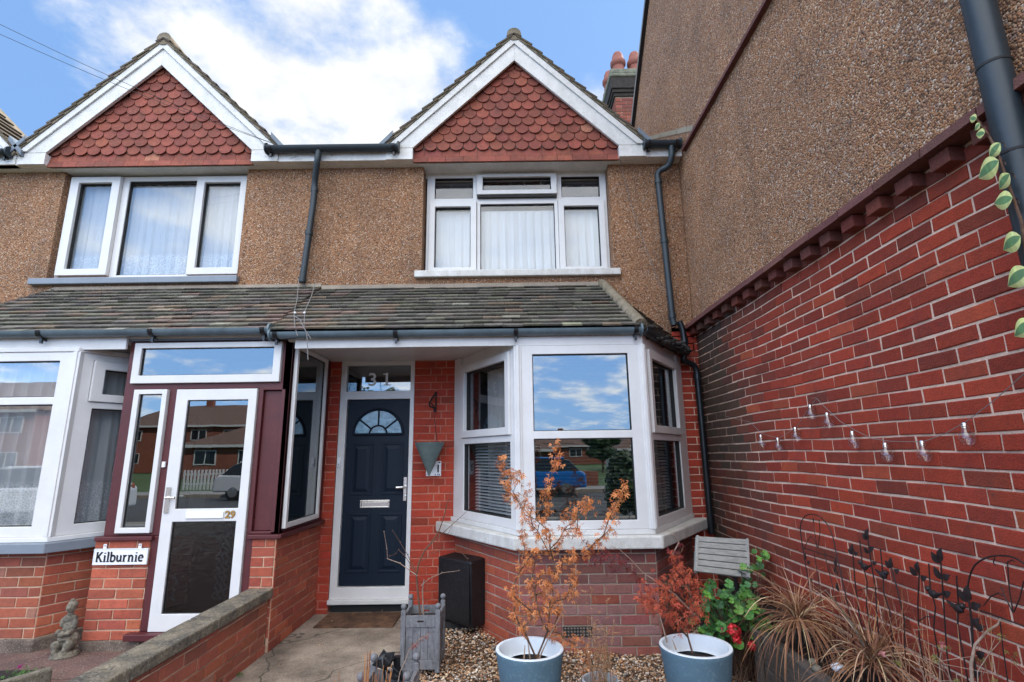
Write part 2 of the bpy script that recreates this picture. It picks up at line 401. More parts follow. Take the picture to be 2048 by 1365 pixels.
class MB:
    def __init__(s): s.v = []; s.f = []; s.c = []
    def add(s, vs, fs, col=None):
        k = len(s.v); s.v += [tuple(v) for v in vs]; s.f += [tuple(i + k for i in f) for f in fs]
        s.c += [col] * len(fs)
    def hexa(s, p, col=None):     # p: 8 points, bottom ring 0-3, top ring 4-7
        s.add(p, [(3, 2, 1, 0), (4, 5, 6, 7), (0, 1, 5, 4), (1, 2, 6, 5), (2, 3, 7, 6), (3, 0, 4, 7)], col)
    def box(s, x0, x1, y0, y1, z0, z1, col=None):
        s.hexa([(x0, y0, z0), (x1, y0, z0), (x1, y1, z0), (x0, y1, z0), (x0, y0, z1), (x1, y0, z1), (x1, y1, z1), (x0, y1, z1)], col)
    def fbox(s, F, a0, a1, b0, b1, c0, c1, col=None):
        s.hexa([F(a0, b0, c1), F(a1, b0, c1), F(a1, b0, c0), F(a0, b0, c0), F(a0, b1, c1), F(a1, b1, c1), F(a1, b1, c0), F(a0, b1, c0)], col)
    def beam(s, p, q, w, h, col=None, up=(0, 0, 1)):
        p, q = Vector(p), Vector(q); d = (q - p).normalized()
        sd_ = d.cross(Vector(up))
        if sd_.length < 1e-4: sd_ = d.cross(Vector((0, 1, 0)))
        sd_.normalize(); u_ = sd_.cross(d).normalized()
        a, b = sd_ * w / 2, u_ * h / 2
        s.hexa([p - a - b, p + a - b, q + a - b, q - a - b, p - a + b, p + a + b, q + a + b, q - a + b], col)
    def prism(s, F, poly, c0, c1, col=None):
        n = len(poly); vs = [F(a, b, c1) for a, b in poly] + [F(a, b, c0) for a, b in poly]
        fs = [tuple(range(n)), tuple(range(2 * n - 1, n - 1, -1))] + [(i, i + n, (i + 1) % n + n, (i + 1) % n) for i in range(n)]
        s.add(vs, fs, col)
    def plate(s, F, a0, a1, b0, b1, holes, c0, c1, col=None):
        A = sorted({a0, a1, *[h[0] for h in holes], *[h[1] for h in holes]}); A = [a for a in A if a0 <= a <= a1]
        B = sorted({b0, b1, *[h[2] for h in holes], *[h[3] for h in holes]}); B = [b for b in B if b0 <= b <= b1]
        def full(i, j):
            if not (0 <= i < len(A) - 1 and 0 <= j < len(B) - 1): return False
            ca, cb = (A[i] + A[i + 1]) / 2, (B[j] + B[j + 1]) / 2
            return not any(h[0] < ca < h[1] and h[2] < cb < h[3] for h in holes)
        idx = {}
        def V(i, j, k):
            key = (i, j, k)
            if key not in idx:
                idx[key] = len(s.v); s.v.append(tuple(F(A[i], B[j], c1 if k else c0)))
            return idx[key]
        for i in range(len(A) - 1):
            for j in range(len(B) - 1):
                if not full(i, j): continue
                q = [(V(i, j, 1), V(i + 1, j, 1), V(i + 1, j + 1, 1), V(i, j + 1, 1)),
                     (V(i, j, 0), V(i, j + 1, 0), V(i + 1, j + 1, 0), V(i + 1, j, 0))]
                if not full(i, j - 1): q.append((V(i, j, 0), V(i + 1, j, 0), V(i + 1, j, 1), V(i, j, 1)))
                if not full(i, j + 1): q.append((V(i, j + 1, 1), V(i + 1, j + 1, 1), V(i + 1, j + 1, 0), V(i, j + 1, 0)))
                if not full(i - 1, j): q.append((V(i, j, 1), V(i, j + 1, 1), V(i, j + 1, 0), V(i, j, 0)))
                if not full(i + 1, j): q.append((V(i + 1, j, 0), V(i + 1, j + 1, 0), V(i + 1, j + 1, 1), V(i + 1, j, 1)))
                s.f += q; s.c += [col] * len(q)
    def tube(s, pts, r, n=8, col=None, cap=True, half=False):
        pts = [Vector(p) for p in pts]; k = len(pts)
        rs = list(r) if hasattr(r, '__len__') else [r] * k
        rings = []; prev = None
        for i, p in enumerate(pts):
            d = (pts[min(i + 1, k - 1)] - pts[max(i - 1, 0)])
            if d.length < 1e-9: d = Vector((0, 0, 1))
            d.normalize()
            if prev is None:
                h = Vector((0, 0, 1)) if abs(d.z) < .9 else Vector((1, 0, 0))
                a = d.cross(h).normalized()
            else:
                a = prev - d * prev.dot(d)
                if a.length < 1e-6: a = d.cross(Vector((0, 0, 1)))
                a.normalize()
            prev = a; b = d.cross(a)
            rings.append([p + (a * math.cos(t) + b * math.sin(t)) * rs[i] for t in [2 * math.pi * j / n for j in range(n)]])
        vs = [v for ring in rings for v in ring]
        fs = [(i * n + j, i * n + (j + 1) % n, (i + 1) * n + (j + 1) % n, (i + 1) * n + j) for i in range(k - 1) for j in range(n)]
        if cap: fs += [tuple(range(n - 1, -1, -1)), tuple(range((k - 1) * n, k * n))]
        s.add(vs, fs, col)
    def gutter(s, p, q, r, th=.006, n=10, col=None):      # open half-round channel
        p, q = Vector(p), Vector(q); d = (q - p).normalized(); sd_ = d.cross(Vector((0, 0, 1))).normalized()
        prof = [(math.cos(math.pi + math.pi * i / n) * r, math.sin(math.pi + math.pi * i / n) * r) for i in range(n + 1)]
        prof += [(math.cos(2 * math.pi - math.pi * i / n) * (r - th), math.sin(2 * math.pi - math.pi * i / n) * (r - th)) for i in range(n + 1)]
        m = len(prof); vs = [p + sd_ * a + Vector((0, 0, b)) for a, b in prof] + [q + sd_ * a + Vector((0, 0, b)) for a, b in prof]
        s.add(vs, [(i, (i + 1) % m, (i + 1) % m + m, i + m) for i in range(m)] + [tuple(range(m)), tuple(range(2 * m - 1, m - 1, -1))], col)
    def lathe(s, c, prof, n=24, col=None, axis=None, cap=True):
        c = Vector(c); vs = []
        q = Matrix.Identity(3) if axis is None else Vector((0, 0, 1)).rotation_difference(Vector(axis)).to_matrix()
        for r, z in prof: vs += [c + q @ Vector((r * math.cos(2 * math.pi * j / n), r * math.sin(2 * math.pi * j / n), z)) for j in range(n)]
        k = len(prof)
        fs = [(i * n + j, i * n + (j + 1) % n, (i + 1) * n + (j + 1) % n, (i + 1) * n + j) for i in range(k - 1) for j in range(n)]
        if cap: fs += [tuple(range(n - 1, -1, -1)), tuple(range((k - 1) * n, k * n))]
        s.add(vs, fs, col)
    def ball(s, c, r, n=10, m=6, sc_=(1, 1, 1), col=None):
        c = Vector(c); vs = [c + Vector((0, 0, -r * sc_[2]))]
        for i in range(1, m):
            t = -math.pi / 2 + math.pi * i / m
            vs += [c + Vector((r * math.cos(t) * math.cos(2 * math.pi * j / n) * sc_[0], r * math.cos(t) * math.sin(2 * math.pi * j / n) * sc_[1], r * math.sin(t) * sc_[2])) for j in range(n)]
        vs.append(c + Vector((0, 0, r * sc_[2])))
        fs = [(0, 1 + (j + 1) % n, 1 + j) for j in range(n)]
        fs += [(1 + i * n + j, 1 + i * n + (j + 1) % n, 1 + (i + 1) * n + (j + 1) % n, 1 + (i + 1) * n + j) for i in range(m - 2) for j in range(n)]
        k = len(vs) - 1; fs += [(1 + (m - 2) * n + j, 1 + (m - 2) * n + (j + 1) % n, k) for j in range(n)]
        s.add(vs, fs, col)
    def build(s, name, mat, parent=None, smooth=False, bevel=0, local=False):
        me = bpy.data.meshes.new(name)
        off = ORG.get(parent.name, Vector()) if parent and not local else Vector()
        me.from_pydata([(v[0] - off.x, v[1] - off.y, v[2] - off.z) for v in s.v], [], s.f)
        me.materials.append(MATS[mat])
        if any(c is not None for c in s.c):
            ca = me.color_attributes.new('Col', 'FLOAT_COLOR', 'CORNER')
            arr = np.empty((len(me.loops), 4), np.float32); k = 0
            for f, c in zip(s.f, s.c):
                c = c or (.5, .5, .5)
                arr[k:k + len(f)] = (c[0], c[1], c[2], 1); k += len(f)
            ca.data.foreach_set('color', arr.ravel())
        if smooth:
            me.polygons.foreach_set('use_smooth', [True] * len(me.polygons))
            try: me.set_sharp_from_angle(angle=R(38))
            except Exception: pass
        me.update()
        o = bpy.data.objects.new(name, me); COL.objects.link(o)
        if parent:
            o.parent = parent; ORG[o.name] = ORG.get(parent.name, Vector())
        if bevel:
            b = o.modifiers.new('bevel', 'BEVEL'); b.width = bevel; b.segments = 2; b.limit_method = 'ANGLE'
        return o


ORG = {}
def thing(name, label, cat, loc=(0, 0, 0), group=None, rz=0):
    o = bpy.data.objects.new(name, None); COL.objects.link(o); o.empty_display_size = .2
    o.location = loc; o.rotation_euler = (0, 0, rz); o['label'] = label; o['category'] = cat
    if group: o['group'] = group
    ORG[o.name] = Vector(loc)
    return o
def tag(o, label, cat, group=None):
    o['label'] = label; o['category'] = cat
    if group: o['group'] = group
    return o
def struct(o, kind='structure'):
    o['kind'] = kind; return o
def lbl(o, t): o['label'] = t; return o


def text_mesh(name, txt, F, a, b, c, size, mat, parent, extrude=.001, bold=0., squeeze=1.):
    cu = bpy.data.curves.new(name, 'FONT'); cu.body = txt; cu.size = size; cu.extrude = extrude; cu.offset = bold
    o = bpy.data.objects.new(name, cu); COL.objects.link(o)
    bpy.context.view_layer.update()
    me = bpy.data.meshes.new_from_object(o.evaluated_get(bpy.context.evaluated_depsgraph_get()))
    bpy.data.objects.remove(o)
    off = ORG.get(parent.name, Vector())
    for v in me.vertices: v.co = F(a + v.co.x * squeeze, b + v.co.y, c + v.co.z) - off
    me.materials.clear(); me.materials.append(MATS[mat])
    o = bpy.data.objects.new(name, me); COL.objects.link(o); o.parent = parent; ORG[o.name] = off
    return o


# brickwork: every brick is a block standing proud of the mortar bed
def bricks(mb, F, a0, a1, b0, b1, colf, holes=(), seed=1, proud=.007, bond='stretcher', H=.065, m=.010, Lb=.215, wav=.003, jit=.0015):
    r = random.Random(seed); k = 0; b = b0
    while b < b1 - .02:
        t = min(b + H, b1)
        iv = [(a0, a1)]
        for h in holes:
            if h[2] < t - .005 and h[3] > b + .005:
                niv = []
                for s, e in iv:
                    if h[0] > s: niv.append((s, min(e, h[0])))
                    if h[1] < e: niv.append((max(s, h[1]), e))
                iv = [(s, e) for s, e in niv if e - s > .01]
        seq = []
        x = a0 - (0 if k % 2 == 0 else (Lb + m) / 2) - r.uniform(0, .012)
        if bond == 'flemish': x = a0 - (0 if k % 2 == 0 else .165)
        j = k
        while x < a1:
            w = Lb + r.uniform(-.004, .004)
            if bond == 'flemish' and j % 2: w = .102
            if bond == 'english' and k % 4 == 3: w = .102
            seq.append((x, x + w)); x += w + m + r.uniform(-.002, .002); j += 1
        for s0, e0 in seq:
            for s, e in iv:
                s1, e1 = max(s, s0), min(e, e0)
                if e1 - s1 < .018: continue
                p = proud + r.uniform(-jit, jit) * 1.4; g = .004
                w0 = wav * (math.sin(s1 * 2.1 + b * 3) + .5 * math.sin(s1 * 5.3 + k * .35)); w1 = wav * (math.sin(e1 * 2.1 + b * 3) + .5 * math.sin(e1 * 5.3 + k * .35))
                J = lambda: r.uniform(-jit, jit)
                back = [F(s1 + J(), b + w0 + J(), 0), F(e1 + J(), b + w1 + J(), 0), F(e1 + J(), t + w1 + J(), 0), F(s1 + J(), t + w0 + J(), 0)]
                mid = [q + F.n * (p - .003) for q in back]
                ca, cb = F.u * g, F.up * g
                fr_ = [mid[0] + ca + cb, mid[1] - ca + cb, mid[2] - ca - cb, mid[3] + ca - cb]
                fr_ = [q + F.n * (.003 + r.uniform(-.0012, .0012)) for q in fr_]
                fs = [(8, 9, 10, 11)]
                for o1, o2 in ((0, 4), (4, 8)):
                    fs += [(o1 + i, o1 + (i + 1) % 4, o2 + (i + 1) % 4, o2 + i) for i in range(4)]
                mb.add(back + mid + fr_, fs, colf((s1 + e1) / 2, (b + t) / 2, r))
        b += H + m; k += 1


def mixc(a, b, t): return tuple(x * (1 - t) + y * t for x, y in zip(a, b))
def jitc(c, r, v=.16):
    k = 1 + r.uniform(-v, v); return (c[0] * k, c[1] * k * (1 + r.uniform(-.08, .08)), c[2] * k * (1 + r.uniform(-.1, .1)))
RED = lin(180, 68, 44)[:3]; REDB = lin(186, 76, 50)[:3]; DRK = lin(98, 46, 32)[:3]; BRN = lin(78, 56, 44)[:3]; PNK = lin(150, 98, 92)[:3]
def col_face(a, b, r):
    c = mixc(RED, lin(172, 58, 40)[:3], r.random())
    if r.random() < .15: c = mixc(c, DRK, .4)
    return jitc(c, r, .12)
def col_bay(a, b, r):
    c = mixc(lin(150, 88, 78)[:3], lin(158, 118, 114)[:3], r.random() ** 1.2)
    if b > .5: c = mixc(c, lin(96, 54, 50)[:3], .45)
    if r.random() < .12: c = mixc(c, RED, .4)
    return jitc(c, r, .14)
def col_bay_left(a, b, r):
    return jitc(mixc(lin(182, 86, 60)[:3], lin(156, 82, 66)[:3], r.random()), r, .12)
def col_porch(a, b, r):
    return jitc(mixc(lin(188, 98, 72)[:3], lin(164, 80, 60)[:3], r.random()), r, .12)
def col_party(a, b, r):
    c = mixc(lin(182, 98, 70)[:3], lin(144, 84, 66)[:3], r.random())
    if r.random() < .12: c = mixc(c, lin(150, 130, 120)[:3], .4)
    return jitc(c, r, .14)
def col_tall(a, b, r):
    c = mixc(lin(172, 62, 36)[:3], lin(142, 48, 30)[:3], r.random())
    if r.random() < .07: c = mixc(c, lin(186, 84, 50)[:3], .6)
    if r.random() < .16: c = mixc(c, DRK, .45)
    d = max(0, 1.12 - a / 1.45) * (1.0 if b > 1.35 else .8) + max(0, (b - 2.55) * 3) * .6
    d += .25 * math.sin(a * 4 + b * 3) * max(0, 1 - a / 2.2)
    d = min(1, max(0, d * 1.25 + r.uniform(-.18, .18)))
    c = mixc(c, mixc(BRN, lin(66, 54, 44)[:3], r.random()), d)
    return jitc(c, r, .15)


# roof tiles on the plane through p (eaves start), u along the eaves, sl up the slope
def roof_tiles(mb, p, u, sl, length, lo, hi, gauge=.1, tw=.17, th=.014, colf=None, seed=3):
    p, u, sl = Vector(p), Vector(u).normalized(), Vector(sl).normalized()
    nrm = u.cross(sl); 
    if nrm.z < 0: nrm = -nrm
    r = random.Random(seed); rows = int(math.ceil(length / gauge))
    for k in range(rows):
        s0 = k * gauge - .012; s1 = min((k + 1) * gauge + .035, length)
        x0, x1 = lo(k * gauge), hi(k * gauge); y0, y1 = lo(min(s1, length)), hi(min(s1, length))
        x = x0 - r.uniform(0, tw); 
        while x < x1:
            a, b = max(x, x0), min(x + tw - .003, x1)
            if b - a > .012:
                a2, b2 = max(a, y0), min(b, y1)
                if b2 <= a2: a2 = b2 = min(max((a + b) / 2, y0), y1); 
                e = r.uniform(-.004, .004); d0 = .034 + r.uniform(-.003, .005); d1 = .006
                q = [p + u * a + sl * (s0 + e) + nrm * (d0 - th), p + u * b + sl * (s0 + e) + nrm * (d0 - th),
                     p + u * b2 + sl * s1 + nrm * (d1 - th), p + u * a2 + sl * s1 + nrm * (d1 - th)]
                mb.hexa(q + [v + nrm * th for v in q], (colf or col_roof)(x, k, r))
            x += tw
def col_roof(x, k, r):
    c = mixc(lin(122, 116, 104)[:3], lin(84, 80, 72)[:3], r.random())
    if r.random() < .06: c = mixc(c, lin(140, 112, 94)[:3], .6)
    if r.random() < .02: c = lin(160, 154, 138)[:3]
    pass
    if -3.4 < x < -1.2 and k < 7 and r.random() < .4: c = mixc(c, lin(150, 122, 104)[:3], .5)
    return jitc(c, r, .13)
def col_verge(x, k, r): return jitc(lin(92, 80, 64)[:3], r, .2)


# ------------------------------------------------------------------ ground
BK = MB()
def plane(name, mat, x0, x1, y0, y1, z, th=.3):
    b = MB(); b.box(x0, x1, y0, y1, z - th, z); return struct(b.build(name, mat))
b = MB(); b.add([(-400, -400, -.16), (400, -400, -.16), (400, 400, -.16), (-400, 400, -.16)], [(0, 1, 2, 3)]); struct(b.build('ground', 'grass'))
plane('pavement', 'pavement', -60, 60, -9.6, -7.4, .0)
plane('road', 'tarmac', -60, 60, -19.2, -9.75, -.12, .03)
plane('pavement', 'pavement', -60, 60, -21.6, -19.35, .0)
b = MB(); b.box(-60, 60, -9.75, -9.6, -.3, .01); b.box(-60, 60, -19.35, -19.2, -.3, .01); struct(b.build('kerb', 'cement'))
plane('garden_path', 'concrete', -1.94, -.76, -7.4, .12, .03)
M('subsoil', lin(122, 98, 76), 1, .4, 30, 1, 90, col2=lin(70, 54, 42))
plane('soil_bed', 'subsoil', -.76, 2.0, -7.4, -.0, -.03)
# neighbour's paving as slabs with open joints
b = MB()
r = random.Random(4)
y = .3
while y > -7.4:
    x = -7.2
    while x < -2.1:
        w = .9 + r.uniform(-.05, .05); z = .055 + r.uniform(-.003, .003)
        x1 = min(x + w - .012, -2.09)
        if x1 - x > .05: b.box(x, x1, max(y - .6, -7.4) + .012, y, -.1, z)
        x += w
    y -= .6
struct(b.build('neighbour_paving', 'paving', bevel=.004))
plane('neighbour_bed', 'soil', -7.2, -2.08, -7.4, .3, .035)

# gravel: thousands of small rounded stones, one object
def gravel():
    g = np.random.default_rng(5)
    n = 24000
    x = g.uniform(-.74, 1.66, n); y = g.uniform(-3.0, -.05, n)
    keep = ~((x > -.05) & (x < 1.15) & (y > -1.0))
    x, y = x[keep], y[keep]; n = len(x)
    s = g.uniform(.0045, .0100, n) * np.where(g.random(n) < .1, 1.5, 1)
    z = .0 + .018 * (np.sin(x * 5) * np.cos(y * 6)) + g.uniform(-.006, .012, n)
    t = (1 + 5 ** .5) / 2
    ico = np.array([(-1, t, 0), (1, t, 0), (-1, -t, 0), (1, -t, 0), (0, -1, t), (0, 1, t), (0, -1, -t), (0, 1, -t), (t, 0, -1), (t, 0, 1), (-t, 0, -1), (-t, 0, 1)], float) / 1.9
    fc = np.array([(0, 11, 5), (0, 5, 1), (0, 1, 7), (0, 7, 10), (0, 10, 11), (1, 5, 9), (5, 11, 4), (11, 10, 2), (10, 7, 6), (7, 1, 8), (3, 9, 4), (3, 4, 2), (3, 2, 6), (3, 6, 8), (3, 8, 9), (4, 9, 5), (2, 4, 11), (6, 2, 10), (8, 6, 7), (9, 8, 1)])
    V = ico[None] * s[:, None, None] * g.uniform(.7, 1.3, (n, 12, 1)) * np.stack([g.uniform(.8, 1.5, n), g.uniform(.8, 1.2, n), g.uniform(.5, .8, n)], 1)[:, None]
    a = g.uniform(0, 6.28, n); ca, sa = np.cos(a)[:, None], np.sin(a)[:, None]
    X = V[:, :, 0] * ca - V[:, :, 1] * sa + x[:, None]; Y = V[:, :, 0] * sa + V[:, :, 1] * ca + y[:, None]; Z = V[:, :, 2] + z[:, None]
    P = np.stack([X, Y, Z], 2).reshape(-1, 3); Fc = (fc[None] + (np.arange(n) * 12)[:, None, None]).reshape(-1, 3)
    me = bpy.data.meshes.new('gravel')
    me.vertices.add(len(P)); me.vertices.foreach_set('co', P.ravel().astype(np.float32))
    me.loops.add(len(Fc) * 3); me.loops.foreach_set('vertex_index', Fc.ravel().astype(np.int32))
    me.polygons.add(len(Fc)); me.polygons.foreach_set('loop_start', np.arange(0, len(Fc) * 3, 3, dtype=np.int32))
    me.polygons.foreach_set('use_smooth', np.ones(len(Fc), bool))
    me.update(calc_edges=True)
    pal = np.array([lin(196, 170, 140)[:3], lin(160, 124, 92)[:3], lin(214, 200, 184)[:3], lin(128, 96, 72)[:3], lin(150, 140, 130)[:3], lin(96, 78, 66)[:3], lin(180, 134, 96)[:3]])
    c = np.minimum(1, pal[g.integers(0, len(pal), n)] * g.uniform(.95, 1.45, (n, 1)))
    c4 = np.concatenate([c, np.ones((n, 1))], 1).astype(np.float32)
    ca_ = me.color_attributes.new('Col', 'FLOAT_COLOR', 'POINT'); ca_.data.foreach_set('color', np.repeat(c4, 12, 0).ravel())
    me.materials.append(MATS['pebble'])
    o = bpy.data.objects.new('gravel', me); COL.objects.link(o); struct(o, 'stuff')
    tag(o, 'loose tan and white gravel spread below the bay window', 'gravel')
gravel()


# ------------------------------------------------------------------ windows
def window(parent, F, outer, cells, fmat='upvc', gmat='glass', c0=-.03, c1=.035, depth=.45, blind=None, name='window', room=True, bar=.0):
    """outer = frame rectangle; cells = [(glass rect, sash rect or None, push)]"""
    holes = [(g[0] - .0, g[1], g[2], g[3]) if sh is None else sh for g, sh, pu in cells]
    m = MB(); m.plate(F, *outer, holes, c0, c1)
    fr = m.build(name, fmat, parent, bevel=.004)
    for g, sh, pu in cells:
        if sh is not None:
            q = MB(); q.plate(F, sh[0] + .003, sh[1] - .003, sh[2] + .003, sh[3] - .003, [g], c0 + .01 + pu, c1 + .022 + pu)
            q.build('sash', fmat, fr, bevel=.005)
        # dark gasket and pane
        p = MB(); p.plate(F, g[0], g[1], g[2], g[3], [(g[0] + .006, g[1] - .006, g[2] + .006, g[3] - .006)], c0 + .012 + pu, c1 - .012 + pu)
        p.build('gasket', 'rubber', fr)
        p = MB(); p.fbox(F, g[0] + .003, g[1] - .003, g[2] + .003, g[3] - .003, pu, pu + .004); p.build('pane', gmat, fr)
    if room:
        a0, a1, b0, b1 = outer; d = -depth; q = MB(); e = .02
        P = [F(a0 - e, b0 - e, c0 - .01), F(a1 + e, b0 - e, c0 - .01), F(a1 + e, b1 + e, c0 - .01), F(a0 - e, b1 + e, c0 - .01)]
        Q = [v + F.n * d for v in P]
        q.add(P + Q, [(4, 5, 6, 7), (0, 1, 5, 4), (1, 2, 6, 5), (2, 3, 7, 6), (3, 0, 4, 7)])
        q.build('room_lining', 'dark_room', parent)
    return fr


def curtain(parent, F, a0, a1, b0, b1, c, folds=9, amp=.018, mat='net', seed=0, name='net_curtain'):
    r = random.Random(seed); n = int((a1 - a0) / .012); m = 10
    ph = [r.uniform(0, 6.28) for _ in range(4)]
    vs = []
    for j in range(m + 1):
        t = j / m
        for i in range(n + 1):
            a = a0 + (a1 - a0) * i / n; x = (a - a0) / (a1 - a0)
            w = math.sin(x * folds * 6.28 + ph[0] + 1.4 * math.sin(x * 5 + ph[1])) + .5 * math.sin(x * folds * 2.3 * 6.28 + ph[2] + t)
            vs.append(F(a, b0 + (b1 - b0) * t, c + w * amp * (1 - .55 * t)))
    q = MB(); q.add(vs, [(j * (n + 1) + i, j * (n + 1) + i + 1, (j + 1) * (n + 1) + i + 1, (j + 1) * (n + 1) + i) for j in range(m) for i in range(n)])
    return q.build(name, mat, parent, smooth=True)


# ------------------------------------------------------------------ gable, shared by the terrace
def gable(house, cx, back=5.0, seed=1, old=True):
    F = Fr((cx, 0, 0), (1, 0, 0), (0, -1, 0)); s = .978
    base, zf = 1.155, 4.87; za = zf + base * s
    q = MB(); q.prism(F, [(-base, 4.73), (base, 4.73), (base, zf), (0, za), (-base, zf)], .02, .075); q.build('gable_wall', 'cement', house)
    # club tiles
    m = MB(); r = random.Random(seed); tw, g = .149, .103; k = 0; z = 4.745
    redt = lambda: jitc(mixc(lin(154, 80, 62)[:3], lin(130, 66, 53)[:3], r.random()) if r.random() > .02 else lin(176, 112, 92)[:3], r, .10)
    # two straight bottom courses kicked outwards
    for kk, (zb, zt, cc) in enumerate(((4.715, 4.80, .115), (4.79, 4.90, .095))):
        x = -base - (.08 if kk else 0)
        while x < base:
            w = .20 if r.random() < .3 else .165
            a0, a1 = max(x, -base), min(x + w - .004, base)
            if a1 - a0 > .02:
                zt2 = zt; c_ = redt()
                P = [F(a0, zb, cc + .012), F(a1, zb, cc + .012), F(a1, zb, cc - .004), F(a0, zb, cc - .004), F(a0, zt2, cc - .012), F(a1, zt2, cc - .012), F(a1, zt2, cc - .026), F(a0, zt2, cc - .026)]
                m.hexa(P, c_)
            x += w
    zb = 4.865
    while zb < za - .02:
        half = (za - (zb + .05)) / s + .02
        x0 = -math.ceil(half / tw) * tw - (tw / 2 if k % 2 else 0)
        x = x0
        while x < half:
            cxm = x + tw / 2
            if abs(cxm) < half + tw * .35 and zb + .02 < za - abs(cxm) * s + .06:
                pts = []; rad = tw / 2 - .003
                for i in range(9):
                    t = math.pi + math.pi * i / 8
                    pts.append((cxm + math.cos(t) * rad, zb + .066 + math.sin(t) * .066))
                top = zb + .15
                pts += [(cxm + rad, top), (cxm - rad, top)]
                pts = [(min(max(a, -base), base), b) for a, b in pts]
                ti = r.uniform(-.004, .004); rot_ = r.uniform(-.03, .03); pts = [(a + (b - zb - .1) * rot_, b + (a - cxm) * rot_) for a, b in pts]; pts = [(min(max(a, -base), base), b) for a, b in pts]
                n = len(pts); lean = lambda b: (top - b) / .15 * .022
                c_ = redt()
                vs = [F(a, b, .078 + lean(b) + .012 + ti) for a, b in pts] + [F(a, b, .078 + lean(b) + ti) for a, b in pts]
                m.add(vs, [tuple(range(n)), tuple(range(2 * n - 1, n - 1, -1))] + [(i, i + n, (i + 1) % n + n, (i + 1) % n) for i in range(n)], c_)
            x += tw
        zb += g; k += 1
    m.build('hung_tiles', 'hung_tile', house)
    # barge boards
    zo = za + .295
    for sg in (1, -1):
        q = MB()
        poly = [(0, za - .01), (sg * base, zf), (sg * (base + .29), zf), (sg * (base + .285), zo - (base + .285) * s), (0, zo)]
        if sg < 0: poly = poly[::-1]
        q.prism(F, poly, .13, .165)
        bo = q.build('bargeboard', 'white_paint', house, bevel=.004)
        q = MB(); w = .09
        poly = [(sg * .0, zo - w), (sg * (base + .20), zo - w - (base + .20) * s), (sg * (base + .30), zo - (base + .30) * s), (0, zo + .004)]
        if sg < 0: poly = poly[::-1]
        q.prism(F, poly, .167, .185); q.build('barge_moulding', 'white_paint', bo, bevel=.003)
        # box end under the foot
        q = MB(); xa, xb = sorted((sg * base, sg * (base + .30)))
        q.fbox(F, xa, xb, 4.73, zf - .003, .076, .165); q.build('box_end', 'white_paint', house, bevel=.003)
    # roof slopes
    for sg in (1, -1):
        q = MB(); L_ = math.hypot(1, s); lenx = base + .36; slope_len = lenx * L_
        p = Vector((cx + sg * lenx, -.205, zo - lenx * s + .035)); sl = Vector((-sg, 0, s))
        rr = random.Random(seed + sg)
        roof_tiles(q, p, (0, 1, 0), sl, slope_len, lambda t: 0, lambda t: back, gauge=.17, tw=.6, th=.02, colf=col_verge, seed=seed)
        q.build('roof', 'tile', house)
        q = MB(); xx = [0, lenx]
        poly = [(0, zo + .005), (sg * lenx, zo + .005 - lenx * s), (sg * lenx, zo + .042 - lenx * s), (0, zo + .042)]
        if sg < 0: poly = poly[::-1]
        q.prism(F, poly, -back, .195); q.build('roof_underlay', 'mossy', house)
        # lead dressed over the foot of the verge
        q = MB(); f0 = base + .20
        poly = [(sg * (f0 + .02), zo + .03 - f0 * s), (sg * (lenx + .03), zo + .0 - (lenx) * s), (sg * (lenx + .03), zo + .07 - lenx * s), (sg * (f0 + .02), zo + .10 - f0 * s)]
        if sg < 0: poly = poly[::-1]
        q.prism(F, poly, .06, .212); q.build('lead_flashing', 'lead', house, bevel=.006)
    q = MB()
    y = -.195; i = 0
    while y < back:
        q.tube([(cx, y, zo + .03), (cx, min(y + .44, back), zo + .034)], [.084, .078], 14); y += .43
    q.build('ridge_tile', 'mossy', house, smooth=True)


def soffit_fascia(house, x0, x1, parts):
    q = MB(); q.box(x0, x1, -.074, .0, 4.725, 4.745); q.build('soffit', 'white_paint', house)
    for a, b in parts:
        q = MB(); q.fbox(FACE, a, b, 4.73, 4.868, .076, .15); q.build('fascia', 'white_paint', house, bevel=.003)


def gutter_run(house, x0, x1, y, z, r, mat, ends=True):
    q = MB(); q.gutter((x0, y, z), (x1, y, z), r)
    g = q.build('gutter', mat, house, smooth=True)
    n = max(1, int((x1 - x0) / .95))
    for i in range(n + 1):
        q = MB()
        x = x0 + .05 + (x1 - x0 - .1) * i / n
        q.gutter((x - .018, y, z), (x + .018, y, z), r + .008, .01)
        q.beam((x, y + .0, z - r - .004), (x, y + r * 1.0, z - r - .02), .02, .012)
        q.box(x - .01, x + .01, y - .008, y + .01, z - r - .05, z - r + .005)
        q.build('gutter_bracket', 'black_pipe', g)
    if ends:
        for x in (x0, x1):
            q = MB(); q.tube([(x - .008, y, z - .01), (x + .008, y, z - .01)], r + .006, 16)
            q.build('gutter_stop_end', mat, g, smooth=True)
    return g


def downpipe(house, pts, r, mat='black_plastic', collars=()):
    P = [Vector(p) for p in pts]; sm = [P[0]]
    for i in range(1, len(P) - 1):
        a, b_, c = P[i - 1], P[i], P[i + 1]
        k = min(.06, (b_ - a).length * .4, (c - b_).length * .4)
        s0, e0 = b_ + (a - b_).normalized() * k, b_ + (c - b_).normalized() * k
        for t in (0, .25, .5, .75, 1): sm.append(s0.lerp(b_, t).lerp(b_.lerp(e0, t), t))
    sm.append(P[-1])
    q = MB(); q.tube(sm, r, 14); d = q.build('downpipe', mat, house, smooth=True)
    if collars:
        for c, dr in collars:
            q = MB(); c = Vector(c); dr = Vector(dr).normalized()
            q.tube([c - dr * .022, c + dr * .022], r + .007, 14)
            q.build('pipe_collar', mat, d, smooth=True)
    return d


# ================================================================== HOUSE 31
XP = -2.06
h31 = thing('terraced_house', 'right-hand terraced house with navy front door, white bay window and red tiled gable', 'house', (0, 0, 0), 'terraced houses')
